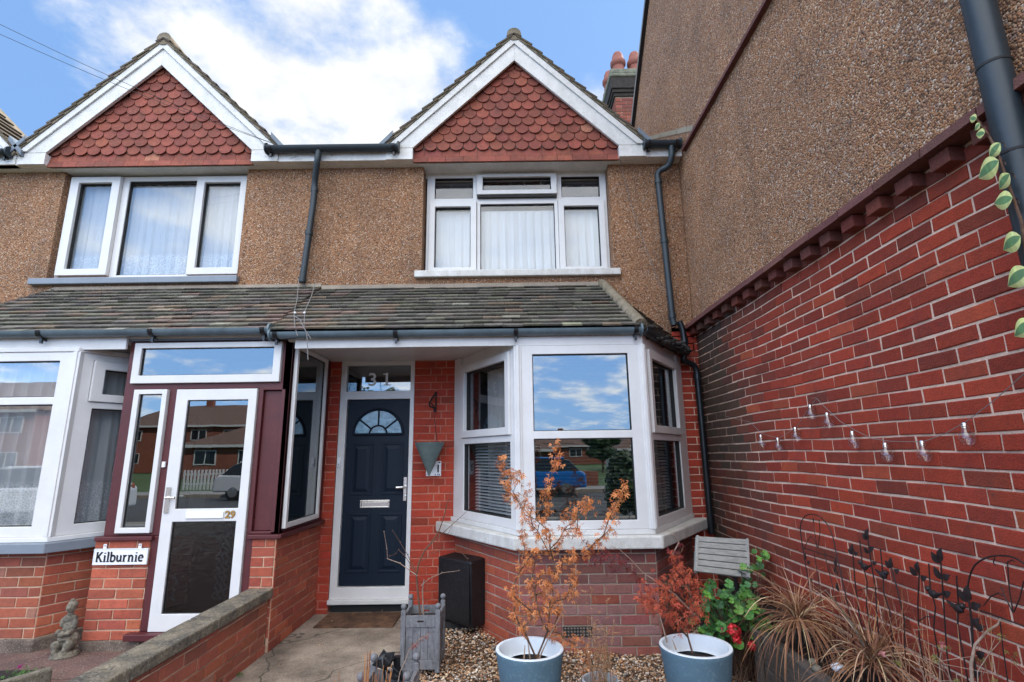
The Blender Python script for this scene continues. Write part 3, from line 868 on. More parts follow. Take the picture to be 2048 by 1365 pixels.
# upper wall
HW = (-.985, 1.125, 3.455, 4.73)
q = MB(); q.plate(FACE, XP, 1.935, 2.50, 4.725, [HW], -.28, 0.); q.build('upper_wall', 'pebbledash', h31)
q = MB(); q.box(-.985, 1.125, -.0, .24, 4.728, 4.75); q.build('reveal_soffit', 'white_paint', h31)
q = MB(); q.fbox(FACE, -.985, 1.125, 4.665, 4.727, -.24, -.15); q.build('window_head', 'white_paint', h31)
F31 = Fr((0, .18, 0), (1, 0, 0), (0, -1, 0))
w = window(h31, F31, (-.965, 1.12, 3.46, 4.70), [
    ((-.875, -.43, 4.405, 4.665), None, 0),
    ((-.315, .475, 4.48, 4.645), (-.385, .545, 4.425, 4.685), .03),
    ((.60, 1.045, 4.405, 4.665), None, 0),
    ((-.865, -.455, 3.555, 4.295), (-.935, -.385, 3.485, 4.365), 0),
    ((-.345, .51, 3.50, 4.33), None, 0),
    ((.62, 1.02, 3.545, 4.285), (.55, 1.09, 3.475, 4.355), 0)], gmat='glass_upper', depth=.6)
lbl(w, 'upper window of the right-hand house with its middle top light ajar')
q = MB(); q.fbox(F31, -.38, .54, 4.395, 4.412, .03, .075); q.build('vent_gap', 'rubber', w)
curtain(h31, F31, -.93, 1.09, 3.50, 4.27, -.05, 19, .009, 'net', 3)
q = MB(); q.fbox(F31, -.90, 1.06, 4.265, 4.285, -.085, -.06); q.build('curtain_rail', 'upvc', h31)
q = MB(); q.fbox(FACE, -1.05, 1.19, 3.385, 3.46, -.16, .055); lbl(q.build('window_sill', 'sill_paint', h31, bevel=.008), 'cream painted sill of the upper window')
gable(h31, .072, seed=11)
soffit_fascia(h31, XP, 1.93, [(XP, .072 - 1.455), (.072 + 1.457, 1.93)])
q = MB(); q.prism(FACE, [(-.0, 0)] * 0 or [(XP, 4.7), (1.93, 4.7), (1.93, 4.72), (XP, 4.72)], -5, -.26)
q = MB(); q.hexa([(XP, -.05, 4.87), (1.93, -.05, 4.87), (1.93, 4.6, 7.2), (XP, 4.6, 7.2), (XP, -.05, 4.93), (1.93, -.05, 4.93), (1.93, 4.6, 7.27), (XP, 4.6, 7.27)]); q.build('main_roof', 'mossy', h31)
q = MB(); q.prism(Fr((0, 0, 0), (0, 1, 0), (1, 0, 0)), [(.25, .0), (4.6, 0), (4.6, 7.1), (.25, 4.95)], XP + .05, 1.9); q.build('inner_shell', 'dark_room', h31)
gutter_run(h31, -2.70, -1.235, -.205, 4.865, .058, 'black_plastic')
gutter_run(h31, 1.50, 1.90, -.205, 4.865, .058, 'black_plastic')
downpipe(h31, [(-2.12, -.205, 4.82), (-2.13, -.20, 4.70), (-2.19, -.08, 4.50), (-2.19, -.07, 4.3), (-2.25, -.07, 3.33)], .034,
         collars=[((-2.19, -.07, 4.42), (0, 0, 1)), ((-2.215, -.07, 3.9), (0, 0, 1)), ((-2.25, -.07, 3.36), (0, 0, 1))])
downpipe(h31, [(1.80, -.205, 4.82), (1.80, -.20, 4.70), (1.775, -.15, 4.61), (1.66, -.08, 4.58), (1.665, -.075, 4.4), (1.70, -.075, 2.86), (1.71, -.08, 2.80)], .034,
         collars=[((1.665, -.075, 4.46), (0, 0, 1)), ((1.68, -.075, 3.75), (0, 0, 1)), ((1.70, -.075, 2.9), (0, 0, 1))])
# lean-to roof over door and bay
EY, EZ, TZ = -1.10, 2.545, 3.27
SL = Vector((0, -EY, TZ - EZ)); SLn = SL.length
q = MB(); hipx = lambda t: 1.10 + (0.99 - 1.10) * t / SLn
roof_tiles(q, (0, EY, EZ), (1, 0, 0), SL, SLn, lambda t: XP, hipx, gauge=.103, tw=.168, seed=21)
q.build('lean_to_roof', 'tile', h31)
q = MB()   # hipped end towards the tall wall
T, A, B_ = Vector((.99, 0, TZ)), Vector((1.10, EY, EZ)), Vector((1.84, -.02, EZ))
u_ = (B_ - A).normalized(); sl_ = (T - A) - u_ * (T - A).dot(u_); hl = sl_.length; wl = (B_ - A).length; ft = (T - A).dot(u_)
roof_tiles(q, A, u_, sl_, hl, lambda t: ft * t / hl, lambda t: wl + (ft - wl) * t / hl, gauge=.103, tw=.168, seed=22)
q.build('hip_end_roof', 'tile', h31)
q = MB()
for i in range(9):
    p0, p1 = A.lerp(T, i / 9), A.lerp(T, (i + 1.08) / 9); q.tube([p0 + Vector((0, 0, .018)), p1 + Vector((0, 0, .03))], [.058, .050], 10)
q.build('hip_tile', 'mossy', h31, smooth=True)
q = MB(); q.add([(XP, EY + .01, EZ - .01), (1.10, EY + .01, EZ - .01), (.99, 0, TZ - .012), (XP, 0, TZ - .012), (1.84, -.01, EZ - .01), (XP, -.003, EZ - .012), (1.1, -.003, EZ - .012)], [(0, 1, 2, 3), (1, 4, 2)])
q.build('roof_underlay', 'dark_room', h31)
q = MB(); q.fbox(FACE, XP, 1.02, 3.262, 3.315, .0, .02); q.build('cement_fillet', 'cement', h31)
q = MB(); q.plate(FACE, -1.86, 1.09, 2.405, 2.495, [], 1.02, 1.045)
fb = Fr((1.09, -1.045, 0), (.62, .98, 0), (.98, -.62, 0)); q.fbox(fb, .002, 1.12, 2.395, 2.50, -.02, .0)
q.build('lower_fascia', 'upvc_dirty', h31, bevel=.003)
q = MB(); q.add([(-1.93, -1.02, 2.474), (1.09, -1.02, 2.474), (1.75, .0, 2.474), (-1.93, 0, 2.474), (-1.93, -1.02, 2.50), (1.09, -1.02, 2.50), (1.75, .0, 2.50), (-1.93, 0, 2.50)],
                   [(3, 2, 1, 0), (4, 5, 6, 7), (0, 1, 5, 4), (1, 2, 6, 5), (2, 3, 7, 6), (3, 0, 4, 7)])
q.build('soffit_board', 'upvc_dirty', h31)
g = gutter_run(h31, -2.05, 1.10, -1.09, 2.532, .052, 'grey_gutter')
q = MB(); q.gutter((1.11, -1.09, 2.53), (1.80, -.10, 2.515), .052); q.build('gutter', 'black_plastic', h31, smooth=True)
q = MB(); rr = random.Random(9); q.tube([(1.14, -1.07, 2.52), (1.79, -.14, 2.52)], .03, 6)
for i in range(90):
    t = rr.random() ** .6; p = Vector((1.13, -1.08, 2.53)).lerp(Vector((1.80, -.13, 2.53)), t)
    q.ball(p + Vector((rr.uniform(-.05, .05), rr.uniform(-.05, .05), rr.uniform(-.06, .03))), rr.uniform(.012, .034), 6, 4, (1, 1, .7))
lbl(q.build('moss_clump', 'soot_brick', h31), 'black moss and leaf litter choking the corner gutter')
downpipe(h31, [(1.75, -.13, 2.83), (1.78, -.13, 2.74), (1.79, -.13, 2.50), (1.75, -.13, 2.42), Vector((1.90, -.085, 2.36)), Vector((1.905, -.085, 1.8)), Vector((1.905, -.085, .72))], .032, 'black_pipe',
         collars=[((1.785, -.13, 2.62), (0, 0, 1)), ((1.90, -.085, 2.25), (0, 0, 1))])

# ground floor brick, door opening
DH = (-1.80, -1.022, .10, 2.485)
BAYW = (-.585, 1.745, .0, 2.52)
q = MB(); q.plate(FACE, -1.99, -.56, -.1, 2.485, [(-1.80, -1.022, -.1, 2.49)], -.28, 0.); q.add([FACE(-1.80, -.1, -.05), FACE(-1.022, -.1, -.05), FACE(-1.022, .0, -.05), FACE(-1.80, .0, -.05)], [(0, 1, 2, 3)]); q.build('lower_wall', 'mortar_red', h31)
q = MB(); q.plate(FACE, 1.72, 1.965, -.1, 2.485, [], -.28, 0.); q.build('corner_wall', 'mortar_pale', h31)
q = MB(); bricks(q, FACE, -2.0, -1.80, .0, 2.485, col_face, seed=31, proud=.004); q.build('door_pier', 'brick', h31)
q = MB(); bricks(q, FACE, -1.022, -.585, .0, 2.485, col_face, seed=32, bond='flemish', proud=.004); q.build('door_pier', 'brick', h31)
q = MB(); bricks(q, FACE, 1.70, 1.965, .0, 2.75, col_face, seed=33, bond='flemish'); q.build('corner_pier', 'brick', h31)
q = MB(); q.box(1.70, 1.985, .0, .2, 2.47, 2.79); q.build('corner_brick_backing', 'mortar_pale', h31)

# front door unit
FD = Fr((0, .05, 0), (1, 0, 0), (0, -1, 0))
q = MB(); q.plate(FD, -1.795, -1.025, .155, 2.482, [(-1.722, -1.068, .262, 2.075), (-1.738, -1.068, 2.16, 2.432)], -.03, .045)
door_frame = q.build('door_frame', 'upvc', h31, bevel=.005)
q = MB(); q.fbox(FD, -1.80, -1.02, .115, .157, -.03, .085); q.build('threshold', 'upvc_dirty', door_frame, bevel=.006)
q = MB(); q.fbox(FD, -1.79, -1.03, .0, .114, -.06, .0); q.build('step_recess', 'rubber', door_frame)
q = MB(); q.fbox(FD, -1.735, -1.071, 2.163, 2.429, .0, .004); q.build('fanlight_pane', 'glass_bay', door_frame)
q = MB(); q.fbox(FD, -1.735, -1.071, 2.165, 2.425, -.32, -.3); q.build('room_lining', 'dark_room', door_frame)
text_mesh('numeral', '3', FD, -1.53, 2.222, .007, .19, 'etched', door_frame, .0005, .002, 1.1)
q = MB(); q.fbox(FD, -1.338, -1.314, 2.2325, 2.355, .0065, .0085); q.fbox(FD, -1.366, -1.286, 2.222, 2.232, .0065, .0085); q.fbox(FD, -1.366, -1.3385, 2.335, 2.348, .0065, .0085)
q.build('numeral', 'etched', door_frame)
# leaf
AC, AR = (-1.392, 1.715), .255
q = MB(); LX0, LX1, LZ0, LZ1 = -1.718, -1.072, .266, 2.071
q.fbox(FD, LX0, LX1, LZ0, LZ1, -.02, .012)
leaf = q.build('door', 'door_navy', h31, bevel=.004)
q = MB()
def panel(a0, a1, b0, b1):
    w_ = .022
    for (x0, x1, z0, z1) in ((a0, a1, b1 - w_, b1), (a0, a1, b0, b0 + w_), (a0, a0 + w_, b0 + w_, b1 - w_), (a1 - w_, a1, b0 + w_, b1 - w_)):
        q.fbox(FD, x0, x1, z0, z1, .0125, .022)
    i = .042
    q.hexa([FD(a0 + w_ + .01, b0 + w_ + .01, .0125), FD(a1 - w_ - .01, b0 + w_ + .01, .0125), FD(a1 - w_ - .01, b1 - w_ - .01, .0125), FD(a0 + w_ + .01, b1 - w_ - .01, .0125),
            FD(a0 + w_ + i, b0 + w_ + i, .021), FD(a1 - w_ - i, b0 + w_ + i, .021), FD(a1 - w_ - i, b1 - w_ - i, .021), FD(a0 + w_ + i, b1 - w_ - i, .021)][0:8])
for a0, a1 in ((-1.655, -1.435), (-1.345, -1.125)):
    panel(a0, a1, 1.115, 1.63); panel(a0, a1, .385, .94)
q.build('door_panel', 'door_navy', leaf, bevel=.004)
q = MB(); n = 18
arc = [(AC[0] + math.cos(math.pi * i / n) * AR, AC[1] + math.sin(math.pi * i / n) * AR) for i in range(n + 1)]
q.prism(FD, arc, .0125, .016); q.build('fan_glass', 'obscured_sky_tint', leaf)
q = MB()
q.tube([FD(a, b, .02) for a, b in arc], .014, 8); q.tube([FD(AC[0] - AR, AC[1], .02), FD(AC[0] + AR, AC[1], .02)], .014, 8)
q.tube([FD(AC[0] + math.cos(math.pi * i / n) * .09, AC[1] + math.sin(math.pi * i / n) * .09, .02) for i in range(n + 1)], .009, 8)
for d in (38, 90, 142):
    q.tube([FD(AC[0] + math.cos(R(d)) * .09, AC[1] + math.sin(R(d)) * .09, .02), FD(AC[0] + math.cos(R(d)) * AR, AC[1] + math.sin(R(d)) * AR, .02)], .009, 8)
q.build('fan_bars', 'door_navy', leaf, smooth=True)
q = MB(); q.plate(FD, -1.545, -1.248, .992, 1.066, [(-1.53, -1.262, 1.005, 1.053)], .012, .024); q.fbox(FD, -1.528, -1.264, 1.007, 1.051, .012, .019)
q.build('letterbox', 'chrome', leaf, bevel=.003)
q = MB(); q.fbox(FD, -1.112, -1.082, 1.055, 1.285, .012, .022); q.tube([FD(-1.097, 1.19, .02), FD(-1.097, 1.19, .06), FD(-1.115, 1.19, .07), FD(-1.175, 1.187, .072)], [.012, .012, .013, .017], 10)
q.tube([FD(-1.097, 1.10, .02), FD(-1.097, 1.10, .032)], .012, 10)
q.build('handle', 'chrome', leaf, smooth=True)
q = MB(); q.fbox(FD, -1.785, -1.748, 1.395, 1.49, .046, .066); bell = q.build('doorbell', 'enamel', h31, bevel=.006)
q = MB(); q.tube([FD(-1.767, 1.42, .066), FD(-1.767, 1.42, .070)], .009, 12); q.build('bell_button', 'chrome', bell, smooth=True)

# ---- bay window
PL, PR = Vector((.055, -1.02, 0)), Vector((1.095, -1.02, 0))
WL, WR = Vector((-.575, 0, 0)), Vector((1.735, 0, 0))
FBF = Fr(PL, PR - PL, (0, -1, 0)); wB = (PR - PL).length
nL = Vector((-(PL - WL).y * -1, 0, 0))
dl = (PL - WL).normalized(); FBL = Fr(WL, dl, Vector((dl.y, -dl.x, 0)))
dr_ = (WR - PR).normalized(); FBR = Fr(PR, dr_, Vector((dr_.y, -dr_.x, 0)))
wS = (PL - WL).length
bayf = window(h31, FBF, (0.0, wB, .905, 2.40), [
    ((.115, wB - .115, 1.68, 2.325), None, 0), ((.115, wB - .115, .975, 1.618), None, 0)], gmat='glass_bay', depth=.9, room=False)
bayf['label'] = 'front face of the bay window reflecting the street'
bl = window(h31, FBL, (.0, wS, .905, 2.40), [
    ((.26, wS - .15, 1.725, 2.30), (.19, wS - .08, 1.655, 2.375), 0), ((.22, wS - .10, .98, 1.60), None, 0)], gmat='glass_upper', depth=.9, room=False)
brr = window(h31, FBR, (.0, wS, .905, 2.40), [
    ((.15, wS - .30, 1.725, 2.30), (.08, wS - .23, 1.655, 2.375), 0), ((.10, wS - .26, .98, 1.60), None, 0)], gmat='glass_upper', depth=.9, room=False)
# corner posts with fluted mouldings
for P_ in (PL, PR):
    q = MB(); sg = -1 if P_ is PL else 1
    for k_, off in enumerate((-.018, .012, .042)):
        q.box(P_.x + sg * off * .6 - .014 + sg * .004, P_.x + sg * off * .6 + .014 + sg * .004, P_.y - .052 + .010 * abs(k_ - 1) + (.0 if k_ < 2 else .018), P_.y + .01, .905, 2.402)
    q.build('corner_post', 'upvc', h31, bevel=.004)
q = MB(); q.fbox(FBL, .0, .13, .905, 2.47, -.04, .034); q.build('end_post', 'upvc', h31, bevel=.004)
q = MB(); q.fbox(FBR, wS - .16, wS + .0, .905, 2.47, -.04, .034); q.build('end_post', 'upvc', h31, bevel=.004)
q = MB(); q.add([WL + Vector((.0, 0, 2.402)), PL + Vector((-.02, -.03, 2.402)), PR + Vector((.02, -.03, 2.402)), WR + Vector((0, 0, 2.402)),
                 WL + Vector((.0, 0, 2.483)), PL + Vector((-.02, -.03, 2.483)), PR + Vector((.02, -.03, 2.483)), WR + Vector((0, 0, 2.483))],
                [(3, 2, 1, 0), (4, 5, 6, 7), (0, 1, 5, 4), (1, 2, 6, 5), (2, 3, 7, 6)])
q.build('bay_head', 'upvc', h31)
# venetian blinds low down, dim curtains above
q = MB()
for FF, a0, a1 in ((FBF, .10, wB - .10), (FBL, .20, wS - .10), (FBR, .10, wS - .26)):
    z_ = .98
    while z_ < 1.64:
        q.add([FF(a0, z_, -.10), FF(a1, z_, -.10), FF(a1, z_ + .016, -.122), FF(a0, z_ + .016, -.122)], [(0, 1, 2, 3)]); z_ += .0285
bl_ = q.build('venetian_blind', 'slat_blind', h31)
curtain(h31, FBL, .30, .62, 1.0, 2.32, -.20, 3, .03, 'curtain', 5, 'side_curtain'); curtain(h31, FBR, wS - .60, wS - .28, 1.0, 2.32, -.20, 3, .03, 'curtain', 6, 'side_curtain')
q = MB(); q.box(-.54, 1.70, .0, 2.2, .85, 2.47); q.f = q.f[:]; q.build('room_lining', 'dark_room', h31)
# open the lining towards the bay
ro = bpy.data.objects['room_lining'] if False else None
lin_o = [o for o in h31.children if o.name.startswith('room_lining')][-1]
me = lin_o.data; vs = [v.co.copy() for v in me.vertices]; fs = [tuple(p.vertices) for p in me.polygons if abs(p.normal.y + 1) > .01]
nm = bpy.data.meshes.new('room_lining'); nm.from_pydata(vs, [], fs); nm.materials.append(MATS['dark_room']); lin_o.data = nm
# sill
def bay_poly(off, offend=.0):
    f = lambda p: Vector(p)
    return [(-.585 - off * 1.35 - offend, -.0), (.055 - off * .62, -1.02 - off), (1.095 + off * .62, -1.02 - off), (1.735 + off * 1.35 + offend, .0)]
def bay_ring(mb, off, z0, z1, inner=.10, end=0.):
    o_ = bay_poly(off, end); i_ = bay_poly(-inner)
    vs = [(x, y, z0) for x, y in o_ + i_] + [(x, y, z1) for x, y in o_ + i_]
    fs = []
    for k_ in range(3):
        fs += [(k_, k_ + 1, k_ + 9, k_ + 8), (k_ + 5, k_ + 4, k_ + 12, k_ + 13), (k_ + 8, k_ + 9, k_ + 13, k_ + 12), (k_ + 1, k_, k_ + 4, k_ + 5)]
    fs += [(0, 8, 12, 4), (3, 7, 15, 11)]
    mb.add(vs, fs)
q = MB(); bay_ring(q, .10, .765, .862, .12, .06); q.build('bay_sill', 'sill_paint', h31, bevel=.012)
q = MB(); bay_ring(q, .035, .863, .904, .08); q.build('inner_sill', 'upvc_dirty', h31, bevel=.006)
q = MB(); q.box(.0, 1.15, -.9, 0, .0, .76); q.build('bay_core', 'dark_room', h31)
# brick base of the bay
BB = [(-.585, 0), (.03, -.99), (1.12, -.99), (1.735, 0)]
q = MB(); mo = MB()
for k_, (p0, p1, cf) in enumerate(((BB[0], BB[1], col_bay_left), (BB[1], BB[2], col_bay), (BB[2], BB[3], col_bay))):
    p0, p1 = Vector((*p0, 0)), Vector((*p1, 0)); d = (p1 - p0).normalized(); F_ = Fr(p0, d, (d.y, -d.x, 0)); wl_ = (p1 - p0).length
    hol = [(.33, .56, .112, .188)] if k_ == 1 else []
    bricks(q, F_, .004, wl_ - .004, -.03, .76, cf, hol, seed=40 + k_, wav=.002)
    mo.fbox(F_, 0, wl_, -.1, .762, -.11, .0005)
q.build('bay_brickwork', 'brick', h31); mo.build('bay_mortar', 'mortar_grey', h31)
FB2 = Fr((.03, -.99, 0), (1, 0, 0), (0, -1, 0))
q = MB(); hol = [(.345 + i * .024, .345 + i * .024 + .015, z_, z_ + .015) for i in range(9) for z_ in (.122, .145, .168)]
q.plate(FB2, .335, .56, .113, .187, hol, -.005, .008); q.build('air_brick', 'rubber', h31)

# ================================================================== HOUSE 29
h29 = thing('terraced_house', 'left-hand terraced house with enclosed dark brown porch and lace net curtains', 'house', (-4.1, 0, 0), 'terraced houses')
HW2 = (-5.09, -3.0, 3.43, 4.73)
q = MB(); q.plate(FACE, -6.2, XP - .002, 2.47, 4.725, [HW2], -.28, 0.); q.build('upper_wall', 'pebbledash', h29)
q = MB(); q.box(-5.09, -3.0, .0, .24, 4.728, 4.75); q.build('reveal_soffit', 'white_paint', h29)
F29 = Fr((0, .12, 0), (1, 0, 0), (0, -1, 0))
w = window(h29, F29, (-5.085, -3.005, 3.47, 4.70), [
    ((-4.95, -4.57, 3.565, 4.61), (-5.05, -4.475, 3.487, 4.685), .025),
    ((-4.40, -3.625, 3.50, 4.645), None, 0),
    ((-3.52, -3.105, 3.57, 4.61), (-3.61, -3.03, 3.487, 4.685), .0)], gmat='glass_upper', depth=.6)
lbl(w, 'three-light upper window with lace nets')
curtain(h29, F29, -5.07, -3.02, 3.50, 4.64, -.06, 17, .012, 'net_lace', 8)
q = MB(); q.fbox(FACE, -5.23, -2.97, 3.36, 3.428, -.12, .06); lbl(q.build('window_sill', 'grey_paint', h29, bevel=.006), 'grey painted sill')
gable(h29, -4.045, seed=23)
soffit_fascia(h29, -6.2, XP, [(-6.2, -4.045 - 1.457), (-4.045 + 1.457, XP)])
gutter_run(h29, -6.4, -5.56, -.205, 4.865, .058, 'black_plastic')
q = MB(); q.hexa([(-6.2, -.05, 4.87), (XP, -.05, 4.87), (XP, 4.6, 7.2), (-6.2, 4.6, 7.2), (-6.2, -.05, 4.93), (XP, -.05, 4.93), (XP, 4.6, 7.27), (-6.2, 4.6, 7.27)]); q.build('main_roof', 'mossy', h29)
q = MB(); q.prism(Fr((0, 0, 0), (0, 1, 0), (1, 0, 0)), [(.25, .0), (4.6, 0), (4.6, 7.1), (.25, 4.95)], -6.1, XP - .05); q.build('inner_shell', 'dark_room', h29)
SL2 = Vector((0, -EY, 3.27 - 2.545 + .03))
q = MB(); roof_tiles(q, (0, EY, 2.548), (1, 0, 0), SL2, SL2.length, lambda t: -5.2 + .25 * t / SL2.length, lambda t: XP, gauge=.103, tw=.168, seed=24); q.build('lean_to_roof', 'tile', h29)
T, A, B_ = Vector((-4.95, 0, 3.30)), Vector((-5.2, EY, 2.565)), Vector((-6.6, -.02, 2.565))
u_ = (B_ - A).normalized(); sl_ = (T - A) - u_ * (T - A).dot(u_); hl = sl_.length; wl = (B_ - A).length; ft = (T - A).dot(u_)
q = MB(); roof_tiles(q, A, u_, sl_, hl, lambda t: ft * t / hl, lambda t: wl + (ft - wl) * t / hl, gauge=.103, tw=.168, seed=25); q.build('hip_end_roof', 'tile', h29)
q = MB(); q.add([(-5.2, EY + .01, 2.553), (XP, EY + .01, 2.553), (XP, 0, 3.285), (-4.95, 0, 3.285)], [(0, 1, 2, 3)]); q.build('roof_underlay', 'dark_room', h29)
q = MB(); q.fbox(FACE, -4.95, XP - .003, 3.285, 3.335, .0, .02)
q.beam((-4.95, -.008, 3.315), (-6.3, -.008, 2.70), .02, .05); q.build('cement_fillet', 'cement', h29)
gutter_run(h29, -5.0, -2.06, -1.09, 2.572, .052, 'grey_gutter')
q = MB(); q.fbox(FACE, -5.0, -3.31, 2.42, 2.535, 1.02, 1.045); q.build('lower_fascia', 'upvc_dirty', h29, bevel=.003)
q = MB(); q.box(-6.1, -1.95, -1.02, 0, 2.515, 2.535); q.build('soffit_board', 'upvc_dirty', h29)
q = MB(); bricks(q, FACE, -6.19, -5.40, .0, 2.5, col_face, seed=35); q.build('side_pier', 'brick', h29)
q = MB(); q.plate(FACE, -6.2, -1.995, -.1, 2.51, [(-5.3, -4.0, -.11, 2.6)], -.28, -.0); q.build('lower_wall', 'mortar_red', h29)

# porch
PY = -.98
FP = Fr((0, PY, 0), (1, 0, 0), (0, -1, 0))
q = MB()
q.plate(FP, -3.315, -1.90, .895, 2.495, [(-3.262, -1.985, 2.125, 2.483), (-3.215, -2.925, .915, 2.078), (-2.858, -2.165, .8, 2.078), (-2.125, -1.945, .915, 2.06)], -.07, .0)
q.fbox(FP, -2.925, -2.858, .19, .893, -.07, .0); q.fbox(FP, -2.165, -2.105, .19, .893, -.07, .0)
q.fbox(FP, -2.124, -1.946, .917, 2.058, -.06, -.03)
q.fbox(FP, -3.36, -2.90, .862, .894, -.08, .035); q.fbox(FP, -2.14, -1.885, .862, .894, -.08, .035)
FS = Fr((-1.90, PY, 0), (0, 1, 0), (1, 0, 0))     # side of the porch, facing the path
q.plate(FS, .0, .95, .895, 2.495, [(.04, .80, .925, 2.47)], -.07, .0); q.fbox(FS, -.03, .97, .862, .894, -.08, .03)
pf = q.build('porch_frame', 'brown_frame', h29, bevel=.005)
q = MB(); q.fbox(FP, -3.33, -1.89, 2.497, 2.53, -.1, .03); q.build('porch_lead', 'lead', h29, bevel=.004)
q = MB(); q.fbox(FP, -3.0, -2.05, .14, .188, -.1, .075); q.build('porch_doorstep', 'brown_frame', h29, bevel=.005)
def small_window(F, o_, g_, mat='glass', nm_='porch_window', th=.03):
    m_ = MB(); m_.plate(F, *o_, [g_], -.04, th); w_ = m_.build(nm_, 'upvc', h29, bevel=.004)
    m_ = MB(); m_.fbox(F, g_[0] - .002, g_[1] + .002, g_[2] - .002, g_[3] + .002, -.004, .002); m_.build('pane', mat, w_)
    m_ = MB(); m_.plate(F, *g_, [(g_[0] + .006, g_[1] - .006, g_[2] + .006, g_[3] - .006)], -.01, .008); m_.build('gasket', 'rubber', w_)
    return w_
small_window(FP, (-3.258, -1.989, 2.128, 2.48), (-3.195, -2.053, 2.195, 2.432), 'glass_bay')
small_window(FP, (-3.211, -2.929, .918, 2.075), (-3.165, -2.97, .96, 2.035), 'glass_bay')
small_window(FS, (.045, .795, .928, 2.466), (.085, .755, .968, 2.426), 'glass_bay')
# porch door
FPD = Fr((0, PY + .0, 0), (1, 0, 0), (0, -1, 0))
m_ = MB(); m_.plate(FPD, -2.853, -2.17, .19, 2.073, [(-2.752, -2.24, 1.10, 1.98), (-2.762, -2.245, .315, 1.0)], -.03, .02); pdoor = m_.build('porch_door', 'upvc', h29, bevel=.004)
m_ = MB(); m_.fbox(FPD, -2.752, -2.24, 1.10, 1.98, -.006, .0); m_.build('door_pane', 'glass_bay', pdoor)
m_ = MB(); m_.fbox(FPD, -2.762, -2.245, .315, 1.0, -.006, .0); m_.build('patterned_pane', 'glass_rough', pdoor)
for g_ in ((-2.752, -2.24, 1.10, 1.98), (-2.762, -2.245, .315, 1.0)):
    m_ = MB(); m_.plate(FPD, *g_, [(g_[0] + .006, g_[1] - .006, g_[2] + .006, g_[3] - .006)], -.01, .006); m_.build('gasket', 'rubber', pdoor)
for k_, xx_ in enumerate((-2.40, -2.36, -2.325, -2.73)):
    m_ = MB(); rr = random.Random(k_); P = [FPD(xx_ + .018 * math.sin(i * 1.9 + k_) + rr.uniform(-.006, .006), .99 - i * .022, -.06 + .008 * math.cos(i)) for i in range(28 if k_ < 3 else 10)]
    if k_ == 3: P = [p - Vector((0, 0, .40)) for p in P]
    m_.tube(P, [.007 + .005 * abs(math.sin(i * 1.3 + k_)) for i in range(len(P))], 6); m_.build('bead_strand', 'metal_zinc', h29, smooth=True)
m_ = MB(); m_.fbox(FPD, -2.652, -2.348, 1.024, 1.078, .02, .032); m_.build('letterbox', 'enamel', pdoor, bevel=.004)
m_ = MB(); m_.fbox(FPD, -2.835, -2.80, 1.07, 1.27, .02, .03); m_.tube([FPD(-2.818, 1.19, .03), FPD(-2.818, 1.19, .055), FPD(-2.74, 1.19, .06)], .009, 8); m_.build('handle', 'chrome', pdoor, smooth=True)
text_mesh('house_number', '29', FPD, -2.338, 1.026, .0215, .075, 'ink', pdoor, .001, .0035, 1.1)
text_mesh('house_number', '29', FPD, -2.338, 1.026, .0245, .075, 'gold', pdoor, .001, .001, 1.1)
m_ = MB(); m_.fbox(FP, -2.905, -2.88, 1.43, 1.475, .0, .02); m_.build('bell_push', 'enamel', h29, bevel=.003)
# porch interior: dark lobby and inner pebbled screen seen through the glass
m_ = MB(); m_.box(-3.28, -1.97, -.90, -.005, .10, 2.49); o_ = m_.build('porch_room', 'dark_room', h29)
me = o_.data; vs = [v.co.copy() for v in me.vertices]; fs = [tuple(p.vertices) for p in me.polygons if p.normal.y > -.9 and p.normal.x < .9]
nm = bpy.data.meshes.new('porch_room'); nm.from_pydata(vs, [], fs); nm.materials.append(MATS['dark_room']); o_.data = nm
# porch brickwork
q = MB(); mo = MB()
bricks(q, FP, -3.365, -2.925, .13, .86, col_porch, seed=51); mo.fbox(FP, -3.365, -2.925, -.05, .861, -.1, 0)
q.build('porch_brickwork', 'brick', h29); mo.build('porch_mortar', 'mortar_tan', h29); q = MB(); mo = MB()
bricks(q, FP, -2.105, -1.925, .13, .86, col_porch, seed=52); mo.fbox(FP, -2.105, -1.9255, -.05, .861, -.1, 0)
FS2 = Fr((-1.918, PY, 0), (0, 1, 0), (1, 0, 0)); bricks(q, FS2, .0, .975, .03, .86, col_porch, seed=53); mo.fbox(FS2, .001, .975, -.05, .862, -.09, 0)
q.build('porch_brickwork', 'brick', h29); mo.build('porch_mortar', 'mortar_tan', h29)
q = MB(); q.fbox(FP, -3.38, -2.91, .0, .128, -.1, .012); q.fbox(FP, -2.91, -1.93, .0, .138, -.1, .0); q.build('porch_plinth', 'plinth', h29, bevel=.01)

# bay of 29
PL9, PR9 = Vector((-4.75, -1.02, 0)), Vector((-3.72, -1.02, 0)); WR9 = Vector((-3.10, 0, 0)); WL9 = Vector((-5.38, 0, 0))
F9 = Fr(PL9, (1, 0, 0), (0, -1, 0)); d9 = (WR9 - PR9).normalized(); F9R = Fr(PR9, d9, (d9.y, -d9.x, 0)); w9 = 1.03; s9 = (WR9 - PR9).length
d9l = (PL9 - WL9).normalized(); F9L = Fr(WL9, d9l, (d9l.y, -d9l.x, 0))
window(h29, F9, (0, w9, .905, 2.40), [((.10, w9 - .125, 2.018, 2.325), None, 0), ((.10, w9 - .125, .985, 1.955), None, 0)], gmat='glass', room=False)
window(h29, F9R, (0, s9, .905, 2.40), [((.19, s9 - .20, 2.055, 2.27), (.10, s9 - .12, 1.985, 2.345), 0), ((.14, s9 - .15, .985, 1.93), None, 0)], gmat='glass', room=False)
window(h29, F9L, (0, s9, .905, 2.40), [((.15, s9 - .13, .985, 2.325), None, 0)], gmat='glass', room=False)
q = MB()
